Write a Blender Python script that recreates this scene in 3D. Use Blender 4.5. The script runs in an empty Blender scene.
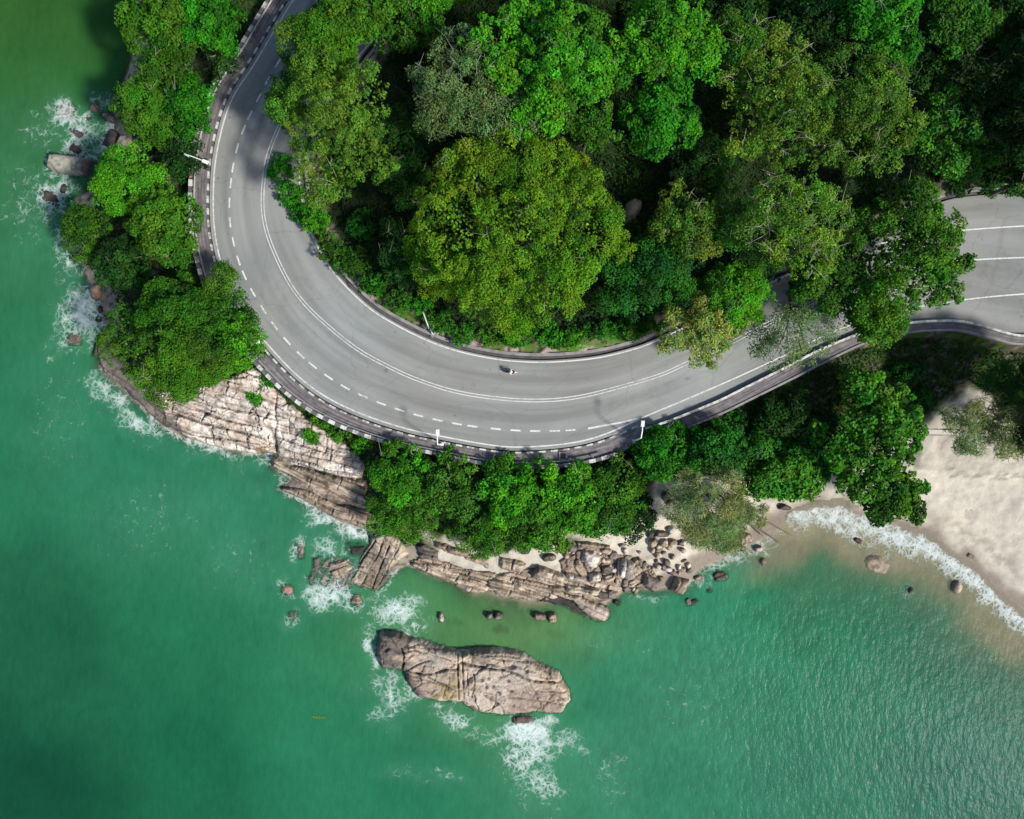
import bpy, math, random
import numpy as np
from mathutils import Vector

# ------------------------------------------------------------------ camera, sky, sun
SC = bpy.context.scene
COL = SC.collection
CAM_H = 130.0                       # metres above the water
FPX = 804.0                         # focal length in pixels of a 1024 px wide picture
ROAD_Z = 7.0
cam_d = bpy.data.cameras.new('camera')
cam_d.sensor_fit = 'HORIZONTAL'
cam_d.sensor_width = 36.0
cam_d.lens = 36.0 * FPX / 1024.0
cam_d.clip_start = 1.0
cam_d.clip_end = 9000.0
cam = bpy.data.objects.new('camera', cam_d)
cam.location = (0, 0, CAM_H)
COL.objects.link(cam)
SC.camera = cam

SUN_AZ = (0.87, -0.49)              # towards the sun, seen from above
SUN_EL = math.radians(45)
w = bpy.data.worlds.new('World')
SC.world = w
w.use_nodes = True
nt = w.node_tree
sky = nt.nodes.new('ShaderNodeTexSky')
sky.sky_type = 'NISHITA'
sky.sun_disc = False
sky.sun_elevation = SUN_EL
sky.sun_rotation = math.atan2(SUN_AZ[0], SUN_AZ[1])
nt.links.new(sky.outputs[0], nt.nodes['Background'].inputs[0])
nt.nodes['Background'].inputs[1].default_value = 0.115
sun_d = bpy.data.lights.new('sun', 'SUN')
sun_d.energy = 3.75
sun_d.angle = math.radians(6.0)
sun_d.color = (1.0, 0.955, 0.89)
sun = bpy.data.objects.new('sun', sun_d)
sd_ = Vector((SUN_AZ[0] * math.cos(SUN_EL), SUN_AZ[1] * math.cos(SUN_EL), math.sin(SUN_EL)))
sun.rotation_euler = sd_.to_track_quat('Z', 'Y').to_euler()
sun.location = (60, -30, 120)
COL.objects.link(sun)
SC.view_settings.view_transform = 'Standard'
SC.view_settings.look = 'None'
SC.view_settings.gamma = 1.0
SC.view_settings.exposure = 0.9
SC.cycles.max_bounces = 5
SC.cycles.diffuse_bounces = 2
SC.cycles.transparent_max_bounces = 6

# ------------------------------------------------------------------ helpers
def P(px, py, z=ROAD_Z):
    k = (CAM_H - z) / FPX
    return ((px - 512.0) * k, (409.5 - py) * k, z)

def PP(pts, z=ROAD_Z):
    a = np.array(pts, float)
    k = (CAM_H - z) / FPX
    return np.stack([(a[:, 0] - 512.0) * k, (409.5 - a[:, 1]) * k], 1)

def srgb(r, g, b):
    def f(c):
        c /= 255.0
        return c / 12.92 if c <= 0.04045 else ((c + 0.055) / 1.055) ** 2.4
    return (f(r), f(g), f(b))

def hash2(ix, iy, seed):
    n = (ix.astype(np.int64) * 374761393 + iy.astype(np.int64) * 668265263 + seed * 1274126177) & 0xffffffff
    n = ((n ^ (n >> 13)) * 1274126177) & 0xffffffff
    n = (n ^ (n >> 16)) & 0xffffffff
    n = (n * 2246822519) & 0xffffffff
    n = (n ^ (n >> 15)) & 0xffffffff
    return n / 4294967295.0

def vnoise(x, y, seed=0):
    x = np.asarray(x, float); y = np.asarray(y, float)
    ix = np.floor(x); iy = np.floor(y)
    fx = x - ix; fy = y - iy
    ux = fx * fx * fx * (fx * (fx * 6 - 15) + 10); uy = fy * fy * fy * (fy * (fy * 6 - 15) + 10)
    a = hash2(ix, iy, seed); b = hash2(ix + 1, iy, seed)
    c = hash2(ix, iy + 1, seed); d = hash2(ix + 1, iy + 1, seed)
    return (a * (1 - ux) + b * ux) * (1 - uy) + (c * (1 - ux) + d * ux) * uy

def fbm(x, y, octv=4, seed=0):
    s = 0.0; amp = 0.5; tot = 0.0
    for o in range(octv):
        s = s + amp * vnoise(x * 2 ** o + 17.3 * o, y * 2 ** o - 9.1 * o, seed + o * 31)
        tot += amp; amp *= 0.5
    return s / tot

def worley(x, y, seed=0):
    ix = np.floor(x); iy = np.floor(y)
    f1 = np.full(np.shape(x), 9.0); f2 = np.full(np.shape(x), 9.0); cid = np.zeros(np.shape(x))
    for dx in (-1, 0, 1):
        for dy in (-1, 0, 1):
            cx = ix + dx; cy = iy + dy
            qx = cx + hash2(cx, cy, seed); qy = cy + hash2(cx, cy, seed + 7)
            d = np.hypot(x - qx, y - qy)
            h = hash2(cx, cy, seed + 13)
            m = d < f1
            f2 = np.where(m, f1, np.minimum(f2, d))
            cid = np.where(m, h, cid)
            f1 = np.where(m, d, f1)
    return f1, f2, cid

def sstep(a, b, x):
    t = np.clip((x - a) / (b - a), 0, 1)
    return t * t * (3 - 2 * t)

def poly_sd(x, y, poly):
    """signed distance to a closed polygon, positive inside"""
    x = np.asarray(x, float); y = np.asarray(y, float)
    n = len(poly)
    best = np.full(x.shape, 1e18)
    inside = np.zeros(x.shape, bool)
    for i in range(n):
        x0, y0 = poly[i]; x1, y1 = poly[(i + 1) % n]
        ex, ey = x1 - x0, y1 - y0
        L = ex * ex + ey * ey + 1e-12
        t = np.clip(((x - x0) * ex + (y - y0) * ey) / L, 0, 1)
        dx = x - x0 - t * ex; dy = y - y0 - t * ey
        best = np.minimum(best, dx * dx + dy * dy)
        if y0 != y1:
            c = ((y0 > y) != (y1 > y)) & (x < (x1 - x0) * (y - y0) / (y1 - y0) + x0)
            inside ^= c
    d = np.sqrt(best)
    return np.where(inside, d, -d)

def line_d(x, y, pts):
    """distance to an open polyline and the position along it (0..n-1)"""
    best = np.full(np.shape(x), 1e18); pos = np.zeros(np.shape(x))
    for i in range(len(pts) - 1):
        x0, y0 = pts[i]; x1, y1 = pts[i + 1]
        ex, ey = x1 - x0, y1 - y0
        t = np.clip(((x - x0) * ex + (y - y0) * ey) / (ex * ex + ey * ey + 1e-12), 0, 1)
        d = (x - x0 - t * ex) ** 2 + (y - y0 - t * ey) ** 2
        m = d < best
        best = np.where(m, d, best); pos = np.where(m, i + t, pos)
    return np.sqrt(best), pos

def catmull(pts, per=14):
    p = np.array(pts, float)
    p = np.vstack([2 * p[0] - p[1], p, 2 * p[-1] - p[-2]])
    out = []
    for i in range(1, len(p) - 2):
        p0, p1, p2, p3 = p[i - 1], p[i], p[i + 1], p[i + 2]
        for t in np.linspace(0, 1, per, endpoint=False):
            out.append(0.5 * ((2 * p1) + (-p0 + p2) * t + (2 * p0 - 5 * p1 + 4 * p2 - p3) * t * t + (-p0 + 3 * p1 - 3 * p2 + p3) * t ** 3))
    out.append(p[-2])
    return np.array(out)

def arclen(c):
    return np.concatenate([[0], np.cumsum(np.hypot(*np.diff(c, axis=0).T))])

def resample(c, n):
    s = arclen(c)
    q = np.linspace(0, s[-1], n)
    return np.stack([np.interp(q, s, c[:, 0]), np.interp(q, s, c[:, 1])], 1)

def smooth_curve(pts, n, rounds=3):
    c = resample(catmull(pts), n)
    for _ in range(rounds):
        c[1:-1] = 0.25 * c[:-2] + 0.5 * c[1:-1] + 0.25 * c[2:]
    return c

def normals(c):
    t = np.gradient(c, axis=0)
    t /= np.linalg.norm(t, axis=1)[:, None] + 1e-12
    return np.stack([-t[:, 1], t[:, 0]], 1)

def tag(o, label=None, cat=None, group=None, kind=None):
    if label: o['label'] = label
    if cat: o['category'] = cat
    if group: o['group'] = group
    if kind: o['kind'] = kind
    return o

def mesh_np(name, v, f, mats, parent=None, col=None, smooth=False, attrs=None, mat_idx=None, cname='Col'):
    v = np.ascontiguousarray(v, np.float32); f = np.ascontiguousarray(f, np.int32)
    me = bpy.data.meshes.new(name)
    me.vertices.add(len(v)); me.vertices.foreach_set('co', v.ravel())
    m, k = f.shape
    me.loops.add(m * k); me.loops.foreach_set('vertex_index', f.ravel())
    me.polygons.add(m); me.polygons.foreach_set('loop_start', np.arange(m, dtype=np.int32) * k)
    if mat_idx is not None:
        me.polygons.foreach_set('material_index', np.ascontiguousarray(mat_idx, np.int32))
    me.update(calc_edges=True)
    me.polygons.foreach_set('use_smooth', np.full(m, bool(smooth)))
    if col is not None:
        a = me.color_attributes.new(cname, 'FLOAT_COLOR', 'POINT')
        c4 = np.ones((len(v), 4), np.float32); c4[:, :3] = col
        a.data.foreach_set('color', c4.ravel())
    for an, av in (attrs or {}).items():
        a = me.attributes.new(an, 'FLOAT', 'POINT')
        a.data.foreach_set('value', np.ascontiguousarray(av, np.float32))
    for mt in (mats if isinstance(mats, (list, tuple)) else [mats]):
        me.materials.append(mt)
    o = bpy.data.objects.new(name, me)
    COL.objects.link(o)
    if parent is not None: o.parent = parent
    return o

def empty(name, loc, label=None, cat=None, group=None, rz=0.0):
    o = bpy.data.objects.new(name, None)
    o.location = loc; o.rotation_euler = (0, 0, rz); o.empty_display_size = 0.5
    COL.objects.link(o)
    return tag(o, label, cat, group)

class MB:
    """collects boxes, tubes and balls into one mesh"""
    def __init__(s): s.v = []; s.f = []; s.m = []
    def add(s, v, f, mi=0):
        b = len(s.v); s.v += [tuple(q) for q in v]; s.f += [tuple(i + b for i in q) for q in f]; s.m += [mi] * len(f)
    def box(s, c, d, rz=0.0, mi=0, taper=1.0):
        ca, sa = math.cos(rz), math.sin(rz); v = []
        for z in (-1, 1):
            t = taper if z > 0 else 1.0
            for x, y in ((-1, -1), (1, -1), (1, 1), (-1, 1)):
                a, b = x * d[0] / 2 * t, y * d[1] / 2 * t
                v.append((c[0] + a * ca - b * sa, c[1] + a * sa + b * ca, c[2] + z * d[2] / 2))
        s.add(v, [(3, 2, 1, 0), (4, 5, 6, 7), (0, 1, 5, 4), (1, 2, 6, 5), (2, 3, 7, 6), (3, 0, 4, 7)], mi)
    def tube(s, pts, rad, n=6, mi=0):
        pts = [Vector(p) for p in pts]
        if not isinstance(rad, (list, tuple)): rad = [rad] * len(pts)
        v = []; f = []
        for i, p in enumerate(pts):
            d = (pts[min(i + 1, len(pts) - 1)] - pts[max(i - 1, 0)]).normalized()
            up = Vector((0, 0, 1)) if abs(d.z) < 0.9 else Vector((1, 0, 0))
            a = d.cross(up).normalized(); b = d.cross(a)
            for k in range(n):
                q = 2 * math.pi * k / n
                v.append(p + (a * math.cos(q) + b * math.sin(q)) * rad[i])
        for i in range(len(pts) - 1):
            for k in range(n):
                f.append((i * n + k, i * n + (k + 1) % n, (i + 1) * n + (k + 1) % n, (i + 1) * n + k))
        s.add(v, f, mi)
        s.add(v[:n], [tuple(range(n))[::-1]], mi); s.add(v[-n:], [tuple(range(n))], mi)
    def ball(s, c, r, n=10, m=7, mi=0):
        v = []; f = []
        for j in range(m + 1):
            th = math.pi * j / m
            for i in range(n):
                ph = 2 * math.pi * i / n
                v.append((c[0] + r[0] * math.sin(th) * math.cos(ph), c[1] + r[1] * math.sin(th) * math.sin(ph), c[2] + r[2] * math.cos(th)))
        for j in range(m):
            for i in range(n):
                f.append((j * n + i, (j + 1) * n + i, (j + 1) * n + (i + 1) % n, j * n + (i + 1) % n))
        s.add(v, f, mi)
    def build(s, name, mats, parent=None, smooth=False):
        me = bpy.data.meshes.new(name); me.from_pydata(s.v, [], s.f)
        for mt in (mats if isinstance(mats, (list, tuple)) else [mats]): me.materials.append(mt)
        me.polygons.foreach_set('material_index', s.m)
        me.polygons.foreach_set('use_smooth', [smooth] * len(s.f)); me.update()
        o = bpy.data.objects.new(name, me); COL.objects.link(o)
        if parent is not None: o.parent = parent
        return o

def sweep(c, prof, closed=True):
    """extrude profile [(offset towards the forest, z)] along a plan curve -> verts, quads"""
    n = normals(c); k = len(prof); N = len(c)
    v = np.zeros((N, k, 3))
    for j, (o, z) in enumerate(prof):
        v[:, j, :2] = c + n * o; v[:, j, 2] = z
    f = []
    i = np.arange(N - 1)[:, None] * k
    for j in range(k if closed else k - 1):
        j2 = (j + 1) % k
        f.append(np.concatenate([i + j, i + j2, i + j2 + k, i + j + k], 1))
    return v.reshape(-1, 3), np.concatenate(f)

def sheet(c, o0, o1, z):
    return sweep(c, [(o0, z), (o1, z)], closed=False)

# ------------------------------------------------------------------ materials
def new_mat(name):
    m = bpy.data.materials.new(name); m.use_nodes = True
    t = m.node_tree
    return m, t, t.nodes['Principled BSDF']

def nd(t, typ, **kw):
    n = t.nodes.new(typ)
    for k, v in kw.items():
        if k.startswith('i_'):
            key = k[2:]
            key = int(key) if key.isdigit() else key.replace('_', ' ')
            n.inputs[key].default_value = v
        else: setattr(n, k, v)
    return n

def maprange(t, src, a, b, c, d, smooth=False):
    n = nd(t, 'ShaderNodeMapRange')
    if smooth: n.interpolation_type = 'SMOOTHSTEP'
    for i, v in zip(range(1, 5), (a, b, c, d)):
        if hasattr(v, 'is_linked'): t.links.new(v, n.inputs[i])
        else: n.inputs[i].default_value = v
    t.links.new(src, n.inputs[0])
    return n.outputs[0]

def math_n(t, op, a, b=None):
    n = nd(t, 'ShaderNodeMath', operation=op)
    for i, v in enumerate((a, b)):
        if v is None: continue
        if hasattr(v, 'is_linked'): t.links.new(v, n.inputs[i])
        else: n.inputs[i].default_value = v
    return n.outputs[0]

def scale_col(t, col, fac):
    n = nd(t, 'ShaderNodeVectorMath', operation='SCALE')
    if hasattr(col, 'is_linked'): t.links.new(col, n.inputs[0])
    else: n.inputs[0].default_value = col[:3]
    if hasattr(fac, 'is_linked'): t.links.new(fac, n.inputs['Scale'])
    else: n.inputs['Scale'].default_value = fac
    return n.outputs[0]

def noise_n(t, vec, scale, detail=4, rough=0.55):
    n = nd(t, 'ShaderNodeTexNoise')
    n.inputs['Scale'].default_value = scale; n.inputs['Detail'].default_value = detail; n.inputs['Roughness'].default_value = rough
    t.links.new(vec, n.inputs['Vector'])
    return n.outputs[0]

def simple_mat(name, col, rough=0.6, metal=0.0, var=0.18, scale=1.5, bump=0.0):
    m, t, b = new_mat(name)
    geo = nd(t, 'ShaderNodeNewGeometry')
    nz = noise_n(t, geo.outputs['Position'], scale, 5, 0.6)
    t.links.new(scale_col(t, col, maprange(t, nz, 0.25, 0.75, 1 - var, 1 + var)), b.inputs['Base Color'])
    b.inputs['Roughness'].default_value = rough; b.inputs['Metallic'].default_value = metal
    if bump:
        bp = nd(t, 'ShaderNodeBump'); bp.inputs['Strength'].default_value = bump; bp.inputs['Distance'].default_value = 0.1
        t.links.new(noise_n(t, geo.outputs['Position'], scale * 5), bp.inputs['Height']); t.links.new(bp.outputs[0], b.inputs['Normal'])
    return m

def attr_mat(name, rough=0.85, var=0.15, scale=2.0, bump=0.3, spec=0.3, fine=7.0):
    """base colour from the vertex colours, broken up by fine noise and bump"""
    m, t, b = new_mat(name)
    at = nd(t, 'ShaderNodeAttribute', attribute_name='Col')
    geo = nd(t, 'ShaderNodeNewGeometry')
    nz = noise_n(t, geo.outputs['Position'], scale, 6, 0.65)
    t.links.new(scale_col(t, at.outputs['Color'], maprange(t, nz, 0.25, 0.75, 1 - var, 1 + var)), b.inputs['Base Color'])
    b.inputs['Roughness'].default_value = rough; b.inputs['Specular IOR Level'].default_value = spec
    bp = nd(t, 'ShaderNodeBump'); bp.inputs['Strength'].default_value = bump; bp.inputs['Distance'].default_value = 0.15
    t.links.new(noise_n(t, geo.outputs['Position'], fine, 5, 0.6), bp.inputs['Height']); t.links.new(bp.outputs[0], b.inputs['Normal'])
    return m

def rock_mat(name):
    m = attr_mat(name, 0.85, 0.26, 1.6, 0.6, 0.25, 4.0)
    t = m.node_tree; b = t.nodes['Principled BSDF']
    src = b.inputs['Base Color'].links[0].from_socket
    geo = nd(t, 'ShaderNodeNewGeometry'); pos = geo.outputs['Position']
    wn = nd(t, 'ShaderNodeTexNoise'); wn.inputs['Scale'].default_value = 0.7; wn.inputs['Detail'].default_value = 5; t.links.new(pos, wn.inputs['Vector'])
    mp = nd(t, 'ShaderNodeMapping'); mp.inputs['Rotation'].default_value = (0, 0, math.radians(16)); mp.inputs['Scale'].default_value = (0.55, 1.5, 1.0); t.links.new(pos, mp.inputs['Vector'])
    wv = nd(t, 'ShaderNodeVectorMath', operation='MULTIPLY_ADD'); wv.inputs[1].default_value = (0.7, 0.7, 0.3); t.links.new(wn.outputs['Color'], wv.inputs[0]); t.links.new(mp.outputs[0], wv.inputs[2])
    vo = nd(t, 'ShaderNodeTexVoronoi', feature='DISTANCE_TO_EDGE'); vo.inputs['Scale'].default_value = 0.75; t.links.new(wv.outputs[0], vo.inputs['Vector'])
    ln = maprange(t, vo.outputs['Distance'], 0.0, 0.05, 1.0, 0.0)
    msk = maprange(t, noise_n(t, pos, 0.25, 4, 0.6), 0.45, 0.58, 0.0, 1.0)
    fac = math_n(t, 'SUBTRACT', 1.0, math_n(t, 'MULTIPLY', math_n(t, 'MULTIPLY', ln, msk), 0.62))
    spk = maprange(t, noise_n(t, pos, 3.5, 6, 0.75), 0.56, 0.70, 1.0, 0.62)
    t.links.new(scale_col(t, src, math_n(t, 'MULTIPLY', fac, spk)), b.inputs['Base Color'])
    return m

def leaf_mat(name, trans=0.3):
    m, t, b = new_mat(name)
    at = nd(t, 'ShaderNodeAttribute', attribute_name='Col')
    t.links.new(at.outputs['Color'], b.inputs['Base Color'])
    b.inputs['Roughness'].default_value = 0.6; b.inputs['Specular IOR Level'].default_value = 0.12
    tr = nd(t, 'ShaderNodeBsdfTranslucent')
    mul = nd(t, 'ShaderNodeVectorMath', operation='MULTIPLY'); mul.inputs[1].default_value = (1.25, 1.2, 0.6)
    t.links.new(at.outputs['Color'], mul.inputs[0]); t.links.new(mul.outputs[0], tr.inputs[0])
    mx = nd(t, 'ShaderNodeMixShader'); mx.inputs[0].default_value = trans
    t.links.new(b.outputs[0], mx.inputs[1]); t.links.new(tr.outputs[0], mx.inputs[2])
    t.links.new(mx.outputs[0], t.nodes['Material Output'].inputs[0])
    return m

M_ROCK = rock_mat('granite')
M_GROUND = attr_mat('earth_and_sand', 0.95, 0.16, 1.1, 0.45, 0.1, 2.2)
M_LEAF = leaf_mat('foliage')
M_BARK = simple_mat('bark', (0.10, 0.08, 0.06), 0.9, 0, 0.3, 3.0, 0.4)
M_TWIG = simple_mat('bare_grey_twigs', (0.20, 0.20, 0.14), 0.85, 0, 0.25, 2.0)
M_WHITE = simple_mat('white_road_paint', (0.50, 0.50, 0.47), 0.6, 0, 0.22, 2.2)
M_KWHITE = simple_mat('weathered_white_paint', (0.40, 0.40, 0.375), 0.7, 0, 0.45, 1.7)
M_KBLACK = simple_mat('black_kerb_paint', (0.075, 0.068, 0.068), 0.75, 0, 0.4, 1.7)
M_CONC = simple_mat('weathered_concrete', (0.17, 0.16, 0.155), 0.9, 0, 0.4, 0.9, 0.3)
M_CONC_D = simple_mat('dark_damp_concrete', (0.055, 0.05, 0.05), 0.9, 0, 0.45, 0.8, 0.3)
def worn_mat(name, paint, under, lo, hi, scale=2.2, rough=0.7):
    m, t, b = new_mat(name)
    geo = nd(t, 'ShaderNodeNewGeometry')
    nz = noise_n(t, geo.outputs['Position'], scale, 8, 0.72); n2 = noise_n(t, geo.outputs['Position'], 0.12, 3)
    f = maprange(t, math_n(t, 'ADD', nz, math_n(t, 'MULTIPLY', math_n(t, 'SUBTRACT', n2, 0.5), 0.35)), lo, hi, 0, 1)
    mx = nd(t, 'ShaderNodeMix', data_type='RGBA'); t.links.new(f, mx.inputs[0])
    mx.inputs[6].default_value = (*paint, 1); mx.inputs[7].default_value = (*under, 1)
    t.links.new(mx.outputs[2], b.inputs['Base Color']); b.inputs['Roughness'].default_value = rough
    return m
M_WHITE = worn_mat('white_road_paint', (0.45, 0.45, 0.42), (0.22, 0.22, 0.205), 0.48, 0.66)
M_KWHITE = worn_mat('weathered_white_paint', (0.42, 0.42, 0.39), (0.13, 0.12, 0.105), 0.46, 0.64, 1.5)
M_STEEL = simple_mat('galvanised_steel', (0.22, 0.22, 0.215), 0.6, 0.3, 0.25, 1.2)
M_LAMP = simple_mat('pale_painted_steel', (0.55, 0.55, 0.52), 0.5, 0.0, 0.08, 2.0)
M_LENS = simple_mat('lamp_lens', (0.75, 0.75, 0.72), 0.3, 0.0, 0.05, 4.0)

def walkway_mat():
    m, t, b = new_mat('stained_walkway')
    ac = nd(t, 'ShaderNodeAttribute', attribute_name='across'); al = nd(t, 'ShaderNodeAttribute', attribute_name='along')
    cb = nd(t, 'ShaderNodeCombineXYZ')
    t.links.new(math_n(t, 'MULTIPLY', ac.outputs['Fac'], 6.0), cb.inputs[0]); t.links.new(math_n(t, 'MULTIPLY', al.outputs['Fac'], 0.12), cb.inputs[1])
    n1 = noise_n(t, cb.outputs[0], 1.2, 5, 0.6)
    geo = nd(t, 'ShaderNodeNewGeometry')
    n2 = noise_n(t, geo.outputs['Position'], 0.9, 6, 0.65)
    v = math_n(t, 'MULTIPLY', maprange(t, n1, 0.3, 0.7, 0.35, 1.5), maprange(t, n2, 0.3, 0.7, 0.6, 1.45))
    t.links.new(scale_col(t, (0.105, 0.095, 0.095), v), b.inputs['Base Color'])
    b.inputs['Roughness'].default_value = 0.9
    return m
M_WALK = walkway_mat()

def asphalt_mat():
    m, t, b = new_mat('worn_asphalt')
    ac = nd(t, 'ShaderNodeAttribute', attribute_name='across'); al = nd(t, 'ShaderNodeAttribute', attribute_name='along')
    geo = nd(t, 'ShaderNodeNewGeometry'); pos = geo.outputs['Position']
    cb = nd(t, 'ShaderNodeCombineXYZ')
    t.links.new(math_n(t, 'MULTIPLY', ac.outputs['Fac'], 7.0), cb.inputs[0]); t.links.new(math_n(t, 'MULTIPLY', al.outputs['Fac'], 0.03), cb.inputs[1])
    track = noise_n(t, cb.outputs[0], 1.0, 3, 0.5)
    cb2 = nd(t, 'ShaderNodeCombineXYZ')
    t.links.new(math_n(t, 'MULTIPLY', ac.outputs['Fac'], 60.0), cb2.inputs[0]); t.links.new(math_n(t, 'MULTIPLY', al.outputs['Fac'], 0.25), cb2.inputs[1])
    fine = noise_n(t, cb2.outputs[0], 1.0, 4, 0.6)
    patch = noise_n(t, pos, 0.06, 4, 0.5)
    grain = noise_n(t, pos, 6.0, 4, 0.7)
    v = math_n(t, 'MULTIPLY', maprange(t, track, 0.3, 0.7, 0.74, 1.14), maprange(t, fine, 0.25, 0.75, 0.965, 1.035))
    v = math_n(t, 'MULTIPLY', v, maprange(t, patch, 0.3, 0.7, 0.86, 1.12))
    v = math_n(t, 'MULTIPLY', v, maprange(t, grain, 0.25, 0.75, 0.93, 1.07))
    # dark seams that follow the lanes
    seam = nd(t, 'ShaderNodeAttribute', attribute_name='seam')
    v = math_n(t, 'MULTIPLY', v, maprange(t, seam.outputs['Fac'], 0, 1, 1.0, 0.72))
    stain = noise_n(t, pos, 0.22, 7, 0.7)
    v = math_n(t, 'MULTIPLY', v, maprange(t, stain, 0.54, 0.70, 1.0, 0.80))
    light = noise_n(t, pos, 0.11, 5, 0.6)
    v = math_n(t, 'MULTIPLY', v, maprange(t, light, 0.55, 0.72, 1.0, 1.10))
    spots = noise_n(t, pos, 0.75, 3, 0.5)
    v = math_n(t, 'MULTIPLY', v, maprange(t, spots, 0.70, 0.76, 1.0, 0.70))
    cb3 = nd(t, 'ShaderNodeCombineXYZ')
    t.links.new(math_n(t, 'MULTIPLY', ac.outputs['Fac'], 2.0), cb3.inputs[0]); t.links.new(math_n(t, 'MULTIPLY', al.outputs['Fac'], 0.09), cb3.inputs[1])
    vo = nd(t, 'ShaderNodeTexVoronoi', feature='DISTANCE_TO_EDGE'); vo.inputs['Scale'].default_value = 1.0
    wz = nd(t, 'ShaderNodeTexNoise'); wz.inputs['Scale'].default_value = 0.8; wz.inputs['Detail'].default_value = 6
    t.links.new(pos, wz.inputs['Vector'])
    av = nd(t, 'ShaderNodeVectorMath', operation='MULTIPLY_ADD'); av.inputs[1].default_value = (0.12, 0.12, 0); t.links.new(wz.outputs['Color'], av.inputs[0]); t.links.new(cb3.outputs[0], av.inputs[2])
    t.links.new(av.outputs[0], vo.inputs['Vector'])
    v = math_n(t, 'MULTIPLY', v, maprange(t, vo.outputs['Distance'], 0.0, 0.012, 0.86, 1.0))
    mix = nd(t, 'ShaderNodeMix', data_type='RGBA')
    t.links.new(maprange(t, noise_n(t, pos, 0.035, 3), 0.35, 0.65, 0, 1), mix.inputs[0])
    mix.inputs[6].default_value = (0.196, 0.196, 0.178, 1); mix.inputs[7].default_value = (0.168, 0.178, 0.170, 1)
    t.links.new(scale_col(t, mix.outputs[2], v), b.inputs['Base Color'])
    b.inputs['Roughness'].default_value = 0.85; b.inputs['Specular IOR Level'].default_value = 0.2
    bp = nd(t, 'ShaderNodeBump'); bp.inputs['Strength'].default_value = 0.15; bp.inputs['Distance'].default_value = 0.05
    t.links.new(grain, bp.inputs['Height']); t.links.new(bp.outputs[0], b.inputs['Normal'])
    return m
M_ROAD = asphalt_mat()

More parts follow.
